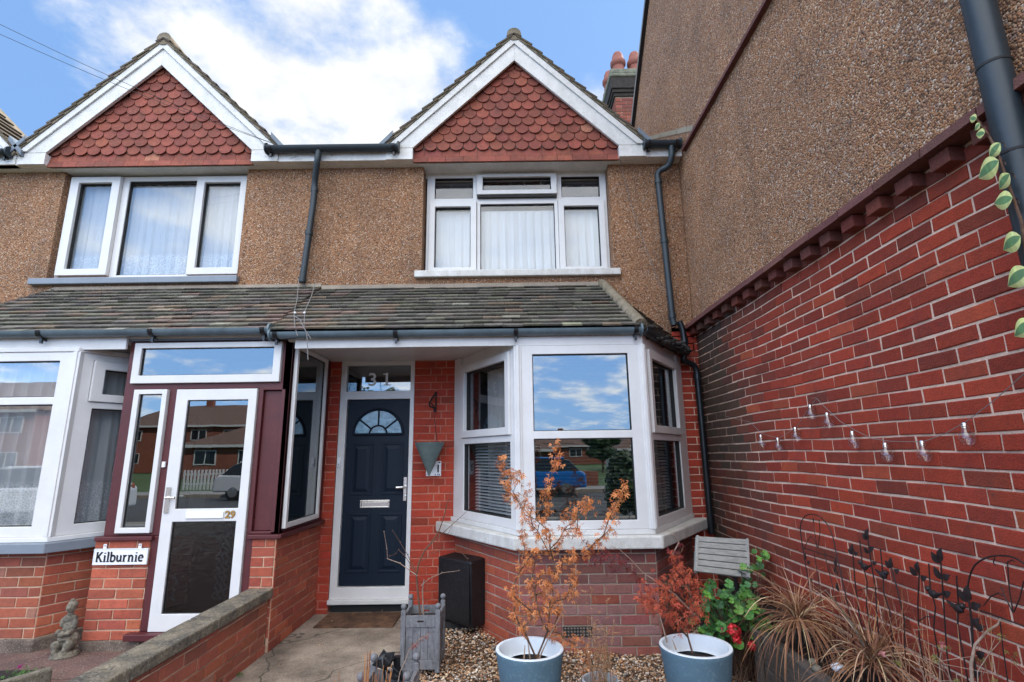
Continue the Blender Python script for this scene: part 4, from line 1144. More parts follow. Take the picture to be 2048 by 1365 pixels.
for k_, off in enumerate((-.02, .012, .044)): q.box(PR9.x + off * .6 - .010, PR9.x + off * .6 + .018, PR9.y - .05 + .01 * abs(k_ - 1), PR9.y + .01, .905, 2.402)
q.build('corner_post', 'upvc', h29, bevel=.004)
def ring9(mb, off, z0, z1, inner):
    def P9(o_): return [(-5.38 - o_ * 1.35, 0), (-4.75 - o_ * .62, -1.02 - o_), (-3.72 + o_ * .62, -1.02 - o_), (-3.10 + o_ * 1.35, 0)]
    o_, i_ = P9(off), P9(-inner)
    vs = [(x, y, z0) for x, y in o_ + i_] + [(x, y, z1) for x, y in o_ + i_]; fs = []
    for k_ in range(3): fs += [(k_, k_ + 1, k_ + 9, k_ + 8), (k_ + 5, k_ + 4, k_ + 12, k_ + 13), (k_ + 8, k_ + 9, k_ + 13, k_ + 12), (k_ + 1, k_, k_ + 4, k_ + 5)]
    mb.add(vs, fs)
q = MB(); ring9(q, .10, .79, .865, .12); q.build('bay_sill', 'grey_paint', h29, bevel=.006)
q = MB(); ring9(q, .05, .866, .904, .08); q.build('inner_sill', 'upvc', h29, bevel=.006)
q = MB(); ring9(q, .045, 2.402, 2.44, .05); q.build('bay_head', 'upvc', h29, bevel=.006)
q = MB(); ring9(q, .0, 2.441, 2.514, .05); q.build('bay_frieze', 'upvc_dirty', h29)
curtain(h29, F9, .05, w9, .96, 2.36, -.10, 7, .03, 'net_lace_low', 12); curtain(h29, F9R, .0, s9, .96, 2.36, -.10, 7, .03, 'net_lace_low', 13)
q = MB(); mo = MB()
B9 = [(-5.38, 0), (-4.73, -.97), (-3.755, -.97), (-3.15, 0)]
for k_ in (0, 1, 2):
    p0, p1 = Vector((*B9[k_], 0)), Vector((*B9[k_ + 1], 0)); d = (p1 - p0).normalized(); F_ = Fr(p0, d, (d.y, -d.x, 0)); wl_ = (p1 - p0).length
    bricks(q, F_, .004, wl_ - .004, .15, .79, col_party if k_ == 1 else col_porch, seed=60 + k_); mo.fbox(F_, 0, wl_, .0, .79, -.11, .0005)
q.build('bay_brickwork', 'brick', h29); mo.build('bay_mortar', 'mortar_tan', h29)
q = MB(); ring9(q, -.03, .02, .145, .12); q.build('bay_plinth', 'plinth', h29, bevel=.01)
q = MB(); q.box(-5.3, -3.2, .0, 2.2, .85, 2.5); o_ = q.build('room_lining', 'dark_room', h29)
me = o_.data; vs = [v.co.copy() for v in me.vertices]; fs = [tuple(p.vertices) for p in me.polygons if p.normal.y > -.9]
nm = bpy.data.meshes.new('room_lining'); nm.from_pydata(vs, [], fs); nm.materials.append(MATS['dark_room']); o_.data = nm

# next house along, only its gable foot shows
h27 = thing('terraced_house', 'sliver of the next terraced house at the left edge, only its gable foot showing', 'house', (-7.6, 0, 0), 'terraced houses')
gable(h27, -6.98, seed=31, back=.55)
q = MB(); q.plate(FACE, -9.0, -6.205, -.1, 4.725, [], -.28, 0.); q.build('upper_wall', 'pebbledash', h27)
soffit_fascia(h27, -9.0, -6.205, [])

# ================================================================== TALL NEIGHBOUR ON THE RIGHT
nb = thing('neighbouring_house', 'tall neighbouring house wall of pebbledash over red brick along the right side', 'house', (2, -3, 0))
FT = Fr((1.965, 0, 0), (0, -1, 0), (-1, 0, 0))        # a runs towards the street
XE = 4.55
q = MB(); q.fbox(FT, -.0, XE, -.1, 2.78, -.25, 0.); q.build('brick_wall_bed', 'mortar_pale', nb)
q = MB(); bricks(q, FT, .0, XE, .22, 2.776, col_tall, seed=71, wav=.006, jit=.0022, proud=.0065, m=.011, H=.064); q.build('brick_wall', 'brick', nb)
a = .02; r = random.Random(3)
while a < XE:
    q = MB()
    w_ = .105 + r.uniform(-.004, .004); z_ = 2.703 + r.uniform(-.004, .004)
    P = [FT(a, z_, .080), FT(a + w_, z_ + r.uniform(-.003, .003), .078), FT(a + w_, z_, 0), FT(a, z_, 0)]
    q.hexa(P + [p + Vector((0, 0, .068)) for p in P], jitc(mixc(lin(124, 54, 42)[:3], BRN, r.random() * .7), r, .2)); a += w_ + .112
    q.build('dentil_brick', 'brick', nb, bevel=.004)
q = MB(); a = .0
while a < XE:
    w_ = .30 + r.uniform(-.02, .02); e = r.uniform(-.003, .003)
    P = [FT(a, 2.776 + e, .118), FT(a + w_ - .008, 2.776 + e, .118 + r.uniform(-.003, .003)), FT(a + w_ - .008, 2.776 + e, 0), FT(a, 2.776 + e, 0)]
    q.hexa(P + [FT(a, 2.822 + e, .112), FT(a + w_ - .008, 2.822 + e, .112), FT(a + w_ - .008, 2.85 + e, 0), FT(a, 2.85 + e, 0)], jitc(lin(112, 68, 62)[:3], r, .16)); a += w_
q.build('tile_ledge', 'brick', nb)
FU = Fr((1.94, 0, 0), (0, -1, 0), (-1, 0, 0))
q = MB(); q.fbox(FU, .0, XE, 2.826, 4.735, -.25, .0); q.build('rendered_wall', 'pebbledash_big', nb)
# upper rendered gable
zr = lambda Y: 6.42 - .926 * (Y - 1.775)
RY = -2.4
poly = [(-6.0, zr(6.0)), (-6.0, 1.0), (-.005, 1.0), (-.005, 4.735), (XE, 4.735), (XE, zr(RY) - .926 * (XE + RY)), (-RY, zr(RY))]
q = MB(); q.prism(FU, poly, -4.5, .0); q.build('gable_end', 'pebbledash_big', nb)
q = MB(); a = .25
while a < XE:
    w_ = .30; P = [FU(a, 4.725, .045), FU(a + w_ - .006, 4.725, .045), FU(a + w_ - .006, 4.725, 0), FU(a, 4.725, 0)]
    q.hexa(P + [FU(a, 4.765, .04), FU(a + w_ - .006, 4.765, .04), FU(a + w_ - .006, 4.79, 0), FU(a, 4.79, 0)], jitc(lin(104, 60, 58)[:3], r, .15)); a += w_
q.build('upper_tile_ledge', 'brick', nb)
q = MB()
q.beam(FU(-6.1, zr(6.1) + .03, .02), FU(-RY, zr(RY) + .03, .02), .07, .06); q.beam(FU(-RY, zr(RY) + .03, .02), FU(XE + .1, zr(RY) - .926 * (XE + RY + .1) + .03, .02), .07, .06)
q.build('verge', 'black_pipe', nb)
q = MB()
for (y0, y1) in ((6.3, RY), (-XE - .3, RY)):
    za_, zb_ = (zr(y0), zr(RY)) if y0 > 0 else (zr(RY) - .926 * (RY - y0), zr(RY))
    q.hexa([(1.93, y0, za_ + .005), (6.5, y0, za_ + .005), (6.5, y1, zb_ + .005), (1.93, y1, zb_ + .005), (1.93, y0, za_ + .06), (6.5, y0, za_ + .06), (6.5, y1, zb_ + .06), (1.93, y1, zb_ + .06)])
q.build('roof', 'mossy', nb)
q = MB(); q.hexa([at(1288, 283, x=1.935), at(1384, 262, x=1.935), at(1384, 262, x=1.935) + Vector((.01, 0, 0)), at(1288, 283, x=1.935) + Vector((.01, 0, 0)),
                  at(1295, 274, x=1.935), at(1386, 250, x=1.935), at(1386, 250, x=1.935) + Vector((.01, 0, 0)), at(1295, 274, x=1.935) + Vector((.01, 0, 0))])
q.build('cement_flashing', 'lichen_flash', nb)
# big downpipe
q = MB(); q.tube([(1.85, -3.68, 5.2), (1.85, -3.68, 2.4), (1.85, -3.68, .4)], .052, 20); dp = q.build('downpipe', 'black_plastic', nb, smooth=True)
for z_ in (2.92, 2.55, 1.9):
    q = MB(); q.tube([(1.85, -3.68, z_ - .005), (1.85, -3.68, z_ + .005)], .0545, 20); q.build('pipe_band', 'rubber', dp, smooth=True)
# chimney behind
q = MB(); mo = MB()
CY = 3.3
FCf = Fr((2.03, CY, 0), (1, 0, 0), (0, -1, 0)); FCl = Fr((2.03, CY, 0), (0, 1, 0), (-1, 0, 0))
cc = lambda a, b, r_: jitc(mixc(lin(150, 78, 62)[:3], lin(120, 66, 56)[:3], r_.random()), r_, .12)
bricks(q, FCf, 0, .6, 6.0, 8.12, cc, seed=80); bricks(q, FCl, 0, .9, 6.0, 8.12, cc, seed=81); q.build('chimney_brickwork', 'brick', nb)
mo.box(2.031, 2.63, CY + .001, CY + .9, 5.0, 8.15); ch = mo.build('chimney_stack', 'mortar_grey', nb)
q = MB()
for k_, (e, z0, z1) in enumerate(((.03, 8.12, 8.19), (.055, 8.19, 8.26), (.08, 8.26, 8.50))): q.box(2.03 - e, 2.63 + e, CY - e, CY + .9 + e, z0, z1)
q.build('chimney_corbel', 'soot_brick', ch)
q = MB(); q.box(1.93, 2.73, CY - .10, CY + 1.0, 8.501, 8.57); q.box(1.945, 2.715, CY - .085, CY + .98, 8.571, 8.68); q.build('chimney_cap', 'chimney_cap', ch, bevel=.02)
for px_, yy in ((2.17, CY + .2), (2.50, CY + .2), (2.10, CY + .72)):
    q = MB(); q.lathe((px_, yy, 8.68), [(.15, 0), (.15, .04), (.125, .08), (.115, .25), (.135, .27), (.15, .30), (.15, .36), (.12, .40), (.105, .50), (.08, .56), (.07, .56)], 18)
    q.build('chimney_pot', 'terracotta_pot', ch, smooth=True)

# ================================================================== LOW PARTY WALL
pw = thing('garden_wall', 'low brick party wall with lichen-spotted concrete coping between the two paths', 'wall', (-2.0, -3, 0))
FPW = Fr((-1.938, -1.0, 0), (0, -1, 0), (1, 0, 0))
q = MB(); bricks(q, Fr((-1.938, -7.2, 0), (0, 1, 0), (1, 0, 0)), 0, 6.2, .02, .42, col_party, seed=91); q.build('brick_face', 'brick', pw)
q = MB(); bricks(q, Fr((-2.075, -1.0, 0), (0, -1, 0), (-1, 0, 0)), 0, 6.2, .04, .42, col_party, seed=92); q.build('brick_face', 'brick', pw)
q = MB(); q.box(-2.074, -1.939, -7.2, -1.0, -.1, .421); q.build('wall_core', 'mortar_tan', pw)
q = MB(); y = -.985; r = random.Random(2)
while y > -7.2:
    y1 = y - .78; q.box(-2.10 + r.uniform(-.003, .003), -1.905, y1 + .006, y, .425, .492 + r.uniform(-.002, .002)); y = y1
q.build('coping', 'coping', pw, bevel=.009)

# ================================================================== THINGS BY THE DOOR
q = MB(); q.box(-1.775, -1.075, -.43, -.02, .031, .045); o = q.build('doormat', 'mat_fibre', None, bevel=.004)
tag(o, 'worn brown coir doormat on the concrete below the navy front door', 'doormat')

t = thing('meter_box', 'black glossy meter box standing angled between the front door pier and the bay', 'utility box', (-.45, -.45, 0))
Lc, Nc = Vector((-.70, -.36, 0)), Vector((-.375, -.655, 0)); dd = (Nc - Lc).normalized(); pp = Vector((-dd.y, dd.x, 0))
q = MB(); w_ = .205
P = [Lc, Nc, Nc + pp * w_, Lc + pp * w_]
q.hexa([v + Vector((0, 0, .07)) + (Vector((0, .03, 0)) if i < 2 else Vector()) for i, v in enumerate(P)] + [v + Vector((0, 0, .61 - (.012 if i < 2 else 0))) for i, v in enumerate(P)])
q.build('cabinet', 'meter_black', t, bevel=.014)
FMB = Fr(Lc, dd, -pp)
q = MB(); q.fbox(FMB, .02, .42, .10, .575, .001, .004); q.build('door_panel', 'meter_black', t, bevel=.002)
q = MB(); q.box(-.64, -.36, -.42, -.30, .0, .07); q.build('plinth', 'rubber', t)

t = thing('hanging_cone_planter', 'empty grey zinc cone planter hanging by chains on the brick pier', 'wall planter', (-.83, -.15, 1.3))
q = MB(); q.lathe((-.828, -.16, 1.30), [(.004, 0), (.05, .10), (.145, .315), (.148, .322), (.138, .318), (.045, .10), (.003, .02)], 28); q.build('cone', 'metal_zinc', t, smooth=True)
top = Vector((-.80, -.10, 1.90)); q = MB()
for ang in (190, 310, 70):
    e = Vector((-.828 + .145 * math.cos(R(ang)), -.16 + .145 * math.sin(R(ang)), 1.62))
    n_ = 16
    for i in range(n_):
        a, b_ = top.lerp(e, i / n_), top.lerp(e, (i + .8) / n_); q.tube([a, b_], .0028 if i % 2 else .0018, 5)
q.tube([top, top + Vector((0, .0, .06))], .003, 5)
q.build('chain', 'iron', t)
t = thing('wall_bracket', 'dark scrolled iron hook on the brick pier above the cone planter', 'bracket', (-.82, -.03, 2.0))
q = MB(); q.tube([(-.795, -.012, 2.14), (-.80, -.03, 2.12), (-.83, -.07, 2.06), (-.85, -.09, 2.02), (-.845, -.10, 1.985), (-.81, -.11, 1.97), (-.795, -.10, 1.955), (-.80, -.09, 1.93)], .009, 8)
q.tube([(-.795, -.012, 2.14), (-.795, -.012, 1.93)], .007, 8); q.tube([(-.795, -.012, 1.96), (-.82, -.05, 2.0), (-.85, -.085, 2.03)], .006, 8); q.build('hook', 'iron', t, smooth=True)

t = thing('number_plaque', 'white ceramic number plaque with blue corners half hidden behind the cone planter', 'plaque', (-.806, -.01, 1.36))
q = MB(); q.fbox(FACE, -.882, -.730, 1.295, 1.440, .009, .022); q.build('tile', 'enamel', t, bevel=.003)
text_mesh('numeral', '3', FACE, -.868, 1.332, .0235, .10, 'ink', t, .0008, .003, .9)
text_mesh('numeral', '1', FACE, -.782, 1.332, .0235, .10, 'ink', t, .0008, .004, .9)
q = MB(); r = random.Random(5)
for x_ in (-.872, -.852, -.785, -.762, -.745):
    for z_ in (1.305,):
        for k_ in range(3): q.ball(FACE(x_ + r.uniform(-.004, .004), z_ + r.uniform(-.003, .008), .0225), .005, 6, 4, (1, .2, 1))
for k_ in range(5): q.ball(FACE(-.757 + k_ * .004, 1.424 + r.uniform(-.004, .004), .0225), .005, 6, 4, (1, .2, 1))
q.build('blue_ornament', 'ink_blue', t)

t = thing('house_name_sign', 'white enamel sign reading Kilburnie hung on the brick porch pier', 'sign', (-3.14, -1.0, .75))
FK = Fr((0, PY - .01, 0), (1, 0, 0), (0, -1, 0))
q = MB(); q.fbox(FK, -3.352, -2.922, .683, .803, .002, .014); q.build('plate', 'enamel', t, bevel=.004)
q = MB(); q.plate(FK, -3.352, -2.922, .683, .803, [(-3.345, -2.929, .690, .796)], .0145, .0165); q.build('rim', 'pot_white', t)
for x_ in (-3.275, -2.995):
    q = MB(); q.plate(FK, x_ - .012, x_ + .012, .80, .838, [(x_ - .005, x_ + .005, .82, .83)], .004, .010); q.build('tab', 'enamel', t)
# slab-serif lettering drawn stroke by stroke
G = {'K': (.62, [(.08, 0, .08, .72), (.08, .27, .48, .72), (.22, .40, .50, 0), (0, 0, .18, 0), (0, .72, .18, .72), (.38, .72, .58, .72), (.40, 0, .62, 0)]),
     'i': (.26, [(.12, 0, .12, .48), (0, 0, .24, 0), (.02, .48, .12, .48), (.12, .62, .12, .70)]),
     'l': (.26, [(.12, 0, .12, .74), (0, 0, .24, 0), (.02, .74, .12, .74)]),
     'b': (.52, [(.08, 0, .08, .74), (-.01, .74, .08, .74), (.08, .44, .30, .48), (.30, .48, .44, .36), (.44, .36, .44, .12), (.44, .12, .30, 0), (.30, 0, .08, .03)]),
     'u': (.56, [(.09, .48, .09, .12), (0, .48, .09, .48), (.09, .12, .20, 0), (.20, 0, .40, .10), (.42, .48, .42, 0), (.33, .48, .42, .48), (.42, 0, .54, 0)]),
     'r': (.42, [(.10, 0, .10, .48), (0, 0, .22, 0), (0, .48, .10, .48), (.10, .34, .24, .47), (.24, .47, .38, .46)]),
     'n': (.58, [(.10, 0, .10, .48), (0, 0, .20, 0), (0, .48, .10, .48), (.10, .36, .26, .48), (.26, .48, .42, .38), (.42, .38, .42, 0), (.33, 0, .54, 0)]),
     'e': (.48, [(.07, .26, .42, .26), (.42, .26, .40, .42), (.40, .42, .25, .49), (.25, .49, .09, .40), (.09, .40, .06, .14), (.06, .14, .20, 0), (.20, 0, .41, .06)])}
total = sum(G[c][0] for c in 'Kilburnie') + .05 * 8; S_ = .375 / total; x_ = -3.328
for ch_ in 'Kilburnie':
    q = MB(); wd, st = G[ch_]
    for (a0, b0, a1, b1) in st:
        if ch_ == 'K' or True:
            hgt = 1.12
        horiz = abs(b1 - b0) < .03
        q.beam(FK(x_ + a0 * S_, .707 + b0 * S_ * hgt, .0155), FK(x_ + a1 * S_, .707 + b1 * S_ * hgt, .0155), .0062 if horiz else .0135, .0025, up=(0, -1, 0))
    q.build('letter', 'ink', t); x_ += (wd + .05) * S_

# ================================================================== WOODEN PLANTERS
def planter(name, label, x0, x1, y0, y1, h, group=None):
    t = thing(name, label, 'planter', ((x0 + x1) / 2, (y0 + y1) / 2, 0), group)
    p = .034
    for (x, y) in ((x0, y0), (x1 - p, y0), (x0, y1 - p), (x1 - p, y1 - p)):
        q = MB(); q.box(x, x + p, y, y + p, .02, h - .05); c_ = (x + p / 2, y + p / 2, h - .05)
        po = q.build('post', 'grey_wood', t, bevel=.004)
        q = MB(); q.lathe(c_, [(.014, 0), (.012, .006), (.008, .009)], 12); q.ball((c_[0], c_[1], h - .025), .021, 12, 8); q.build('finial', 'grey_wood', po, smooth=True)
    for side in range(4):
        if side == 0: F_ = Fr((x0 + p, y0, 0), (1, 0, 0), (0, -1, 0)); W_ = x1 - x0 - 2 * p
        elif side == 1: F_ = Fr((x1, y0 + p, 0), (0, 1, 0), (1, 0, 0)); W_ = y1 - y0 - 2 * p
        elif side == 2: F_ = Fr((x1 - p, y1, 0), (-1, 0, 0), (0, 1, 0)); W_ = x1 - x0 - 2 * p
        else: F_ = Fr((x0, y1 - p, 0), (0, -1, 0), (-1, 0, 0)); W_ = y1 - y0 - 2 * p
        q = MB(); hb = h - .085
        q.plate(F_, 0, W_, hb - .075, hb, [(W_ / 2 - .022, W_ / 2 + .022, hb - .045, hb - .032)], -.026, -.006)
        q.fbox(F_, 0, W_, .04, .10, -.026, -.006)
        n = 4
        for i in range(n): q.fbox(F_, W_ * i / n + .001, W_ * (i + 1) / n - .001, .101, hb - .076, -.024, -.013)
        q.build('side_panel', 'grey_wood', t, bevel=.0015)
    q = MB(); q.box(x0 + p * .8, x1 - p * .8, y0 + p * .8, y1 - p * .8, .05, h - .14); q.build('soil', 'soil', t)
    return t
p1 = planter('wooden_planter', 'weathered grey wooden planter holding a bare shrub, beside the doormat', -.815, -.535, -1.385, -1.09, .47, 'grey wooden planters')
pl_ = planter('wooden_planter', 'weathered grey wooden planter at the bottom edge with a black lantern in it', -.775, -.515, -2.60, -2.32, .475, 'grey wooden planters')

# bare shrub (branches traced in space)
def branch(mb, px, Y, r0, r1, jit_=.02, col=None, seed=0, wob=.0):
    rr = random.Random(seed); P = []
    for i, (x, y) in enumerate(px):
        P.append(at(x, y, Y=Y + (rr.uniform(-jit_, jit_) if i else 0)))
    n = len(P); mb.tube(P, [r0 + (r1 - r0) * i / max(1, n - 1) for i in range(n)], 6, col)
    return P
t = thing('bare_shrub', 'leafless young shrub growing out of the wooden planter by the door', 'shrub', (-.68, -1.24, .3))
BY = -1.24
q = MB(); branch(q, [(843, 1252), (840, 1225), (836, 1190), (833, 1150), (838, 1125), (850, 1100), (865, 1082), (878, 1062), (888, 1035), (894, 1010)], BY, .0085, .004, seed=1); q.build('stem', 'bark', t, smooth=True)
q = MB(); branch(q, [(848, 1252), (846, 1215), (845, 1180), (848, 1160)], BY + .02, .006, .0045, seed=2); q.build('stem', 'bark_pale', t, smooth=True)
for i, (px_, r0) in enumerate((
        ([(835, 1152), (820, 1142), (800, 1127), (775, 1118), (774, 1098), (768, 1064)], .004),
        ([(833, 1150), (822, 1130), (808, 1110), (797, 1100), (792, 1108), (779, 1113)], .003),
        ([(830, 1140), (815, 1110), (800, 1085), (786, 1062)], .003),
        ([(848, 1102), (880, 1072), (915, 1040), (935, 1022)], .0035),
        ([(842, 1172), (858, 1158), (885, 1146), (918, 1142)], .003),
        ([(865, 1108), (885, 1099), (912, 1098), (924, 1106), (935, 1118)], .003),
        ([(894, 1010), (900, 990), (903, 965), (907, 952)], .003),
        ([(868, 1080), (895, 1070), (905, 1050)], .002),
        ([(838, 1125), (856, 1115), (870, 1098), (884, 1080)], .0025))):
    q = MB(); P = branch(q, px_, BY, r0, .0012, .03, seed=10 + i)
    rr = random.Random(i)
    for p in P[1:]: q.ball(p + Vector((rr.uniform(-.004, .004), 0, .002)), .0045, 6, 4)
    q.build('branch', 'bark_pale' if i in (0, 4) else 'bark', t, smooth=True)

# black lantern in the nearer planter, shaped like a four-cornered hat on curved legs
t = thing('garden_lantern', 'black four-pointed metal lantern tipped over in the lower wooden planter', 'lantern', (-.7, -2.45, .35))
c_ = at(772, 1325, Y=-2.42); tip = Matrix.Rotation(R(-28), 3, 'Y') @ Matrix.Rotation(R(25), 3, 'X')
q = MB(); n = 12; vs = []
for zz, s0, s1 in ((-.02, .016, .025), (-.005, .062, .035), (.004, .066, .036), (.045, .022, .02), (.05, .008, .008)):
    for j in range(n):
        a = 2 * math.pi * j / n; rad = s0 if j % 3 == 0 else s1
        z_ = zz + (.025 if j % 3 == 0 and abs(zz) < .01 else 0)
        vs.append(c_ + tip @ Vector((rad * math.cos(a), rad * math.sin(a), z_)))
fs = [(i * n + j, i * n + (j + 1) % n, (i + 1) * n + (j + 1) % n, (i + 1) * n + j) for i in range(4) for j in range(n)] + [tuple(range(n - 1, -1, -1)), tuple(range(4 * n, 5 * n))]
q.add(vs, fs); q.build('cap', 'meter_black', t)
for j in range(4):
    a = math.pi / 4 + j * math.pi / 2
    q = MB(); q.tube([c_ + tip @ Vector((.026 * math.cos(a), .026 * math.sin(a), -.01)), c_ + tip @ Vector((.05 * math.cos(a), .05 * math.sin(a), -.06)), c_ + tip @ Vector((.035 * math.cos(a), .035 * math.sin(a), -.12))], .006, 8)
    q.build('leg', 'meter_black', t, smooth=True)
q = MB(); q.lathe(c_ + tip @ Vector((0, 0, -.11)), [(.034, 0), (.034, .012), (.02, .02), (.018, .09), (.02, .1)], 14); q.build('body', 'meter_black', t, smooth=True)

# ================================================================== POTS AND MAPLES
def pot(name, label, c, rim, h, outer, inner, group=None, base=.62):
    t = thing(name, label, 'plant pot', c, group); c = Vector(c)
    q = MB(); q.lathe(c, [(rim * base * .9, 0.0), (rim * base, .01), (rim * (base + .22), h * .5), (rim * .97, h * .93), (rim * 1.0, h - .012), (rim * .995, h - .004)], 40, cap=False); q.build('outer_wall', outer, t, smooth=True)
    q = MB(); prof = [(rim * .993, h - .004), (rim * .985, h), (rim * .90, h), (rim * .885, h - .006), (rim * .84, h - .075), (rim * .835, h - .08), (rim * .74, h - .08)]
    n = 40; vs = [c + Vector((r_ * math.cos(2 * math.pi * j / n), r_ * math.sin(2 * math.pi * j / n), z_)) for r_, z_ in prof for j in range(n)]
    q.add(vs, [(i * n + j, i * n + (j + 1) % n, (i + 1) * n + (j + 1) % n, (i + 1) * n + j) for i in range(len(prof) - 1) for j in range(n)]); q.build('rim', inner, t, smooth=True)
    q = MB(); rr = random.Random(3); m = 9; vs = [c + Vector((0, 0, h - .085))]
    for i in range(1, m): vs += [c + Vector((rim * .83 * i / (m - 1) * math.cos(2 * math.pi * j / 20), rim * .83 * i / (m - 1) * math.sin(2 * math.pi * j / 20), h - .092 + rr.uniform(-.006, .008))) for j in range(20)]
    q.add(vs, [(0, 1 + j, 1 + (j + 1) % 20) for j in range(20)] + [(1 + i * 20 + j, 1 + (i + 1) * 20 + j, 1 + (i + 1) * 20 + (j + 1) % 20, 1 + i * 20 + (j + 1) % 20) for i in range(m - 2) for j in range(20)])
    q.build('soil', 'soil', t, smooth=True)
    return t
pot('flower_pot', 'large blue-grey pot with white rim holding the orange-leaved maple, left of two', (.075, -2.18, .0), .192, .435, 'pot_blue', 'pot_white', 'blue-grey pots with white rims')
pot('flower_pot', 'large blue-grey pot with white rim holding the red-brown maple, right of two', (1.0, -2.2, .0), .197, .445, 'pot_blue', 'pot_white', 'blue-grey pots with white rims')
pot('flower_pot', 'small pale grey pot of dry stalks low between the two blue-grey pots', (.43, -2.42, .0), .095, .365, 'pot_grey', 'pot_grey')


def maple_leaf(mb, p, size, col, rr):
    d = Vector((rr.gauss(0, .6), rr.gauss(0, .6), -abs(rr.gauss(.9, .5)))).normalized()
    sd_ = d.cross(Vector((rr.gauss(0, 1), rr.gauss(0, 1), rr.gauss(0, 1)))).normalized(); nn = d.cross(sd_)
    vs = [p]; fs = []
    for k_, (ang, ln) in enumerate(((-95, .55), (-48, .85), (0, 1.0), (48, .85), (95, .55))):
        a = R(ang + rr.uniform(-8, 8)); dd_ = d * math.cos(a) + sd_ * math.sin(a); pp_ = nn.cross(dd_)
        tipp = p + dd_ * size * ln + nn * size * rr.uniform(-.45, .25); m_ = p + dd_ * size * ln * .5 + nn * size * .08
        b = len(vs); vs += [m_ + pp_ * size * .10, tipp, m_ - pp_ * size * .10]; fs.append((0, b, b + 1, b + 2))
    mb.add(vs, fs, col)

def leafy_tree(name, label, Y0, base, clusters, cols, n_leaf=16, spread=.028, size=.034, stems=(), seed=1, group=None, depth=.13):
    B = at(*base, Y=Y0); t = thing(name, label, 'shrub', tuple(B), group); rr = random.Random(seed)
    nodes = [(B, 0.0)]; segs = []; C = []
    cl = []
    for c in clusters:
        y_ = Y0 + rr.uniform(-depth, depth) * (.4 + min(1, abs(c[1] - base[1]) / 250)); cl.append((at(c[0], c[1], Y=y_), c))
    cl.sort(key=lambda q_: (q_[0] - B).length)
    main = {}
    for p, c in cl:
        best = min(nodes, key=lambda n_: (n_[0] - p).length + .35 * n_[1] + (0.25 if n_[0].z > p.z + .06 else 0))
        mid = (best[0] + p) / 2 + Vector((rr.uniform(-.012, .012), rr.uniform(-.012, .012), rr.uniform(-.005, .015)))
        segs.append((best[0], mid, p)); nodes.append((p, best[1] + (p - best[0]).length)); nodes.append((mid, best[1] + (p - best[0]).length * .5)); C.append((p, c))
    q = MB(); maxd = max(n_[1] for n_ in nodes)
    for a, m_, b in segs:
        da = (a - B).length / maxd; r_ = .0062 * (1 - min(.8, da)); q.tube([a, m_, b], [r_, r_ * .85, r_ * .7], 5)
    q.build('branches', 'bark', t, smooth=True)
    for pts in stems:
        q = MB(); branch(q, pts, Y0, .005, .002, .03, seed=len(pts)); q.build('stem', 'bark_pale', t, smooth=True)
    q = MB()
    for p, c in C:
        k_ = c[2] if len(c) > 2 else 1.
        for i in range(int(n_leaf * k_)):
            pp_ = p + Vector((rr.gauss(0, spread * .62), rr.gauss(0, spread * .7), rr.gauss(0, spread * .75)))
            cc_ = mixc(cols[0], cols[1], rr.random()); maple_leaf(q, pp_, size * rr.uniform(.7, 1.25), jitc(cc_, rr, .22), rr)
    lf = q.build('foliage', 'maple_orange', t)
    return t
OR1, OR2 = lin(228, 150, 88)[:3], lin(190, 106, 56)[:3]
cl1 = [(1003, 923), (1010, 938), (1022, 948), (1036, 950), (1013, 965), (1018, 985), (1030, 995), (1040, 1005), (1055, 990), (1050, 1030), (1062, 1018), (1110, 893), (1112, 912), (1111, 930), (1098, 965), (1093, 985), (1092, 1003), (1095, 1020), (1085, 1040), (1095, 1060), (1100, 1080), (1080, 1072), (1065, 1052),
       (1130, 1033), (1145, 1022), (1162, 1008), (1150, 1045), (1172, 1017), (1182, 1012), (1155, 1058), (1128, 1062), (1250, 975), (1240, 988), (1230, 1003), (1225, 1018), (1220, 1035), (1222, 1055), (1208, 1070), (1195, 1085), (1182, 1095), (1168, 1104), (1150, 1112), (1045, 1075), (1050, 1100), (1052, 1125), (1040, 1142), (1062, 1165),
       (1025, 1182), (1032, 1198), (1080, 1150), (1090, 1170), (1108, 1152), (1118, 1135), (1132, 1120), (1085, 1190), (1100, 1205), (1150, 1148), (1150, 1166), (1112, 1218), (1132, 1197), (1148, 1188), (1040, 1202), (1060, 1218), (1028, 1222), (1037, 1238), (1046, 1255), (1062, 1240), (1098, 1238), (1118, 1228), (1078, 1222),
       (1135, 1283, .8), (1152, 1288, .8), (1172, 1300, .8), (1180, 1316, .8), (1168, 1330, .8), (1122, 1268, .7), (1096, 1262), (1070, 1120), (1100, 1110), (1115, 1095), (1075, 1100), (1105, 1180), (1072, 1190)]
leafy_tree('maple_shrub', 'spindly maple with crisp orange leaves in the left blue-grey pot', -2.14, (1073, 1318), cl1, (OR1, OR2), seed=4, n_leaf=15, size=.029,
           stems=[[(1060, 1318), (1056, 1285), (1050, 1255)], [(1048, 1318), (1050, 1290)], [(1078, 1318), (1100, 1270), (1125, 1225)]], group='dried maples in pots')
RD1, RD2 = lin(204, 96, 62)[:3], lin(160, 62, 44)[:3]
cl2 = [(1352, 1122), (1362, 1132), (1372, 1146), (1384, 1158), (1350, 1155), (1360, 1170), (1312, 1173), (1300, 1188), (1288, 1192), (1330, 1182), (1342, 1196), (1320, 1208), (1345, 1216), (1380, 1180), (1376, 1202), (1392, 1212), (1366, 1236), (1386, 1232), (1350, 1234), (1310, 1218), (1340, 1226), (1392, 1195), (1394, 1172),
       (1372, 1252, .6), (1358, 1258, .6), (1300, 1205), (1332, 1165), (1398, 1228), (1402, 1215), (1325, 1195), (1290, 1180)]
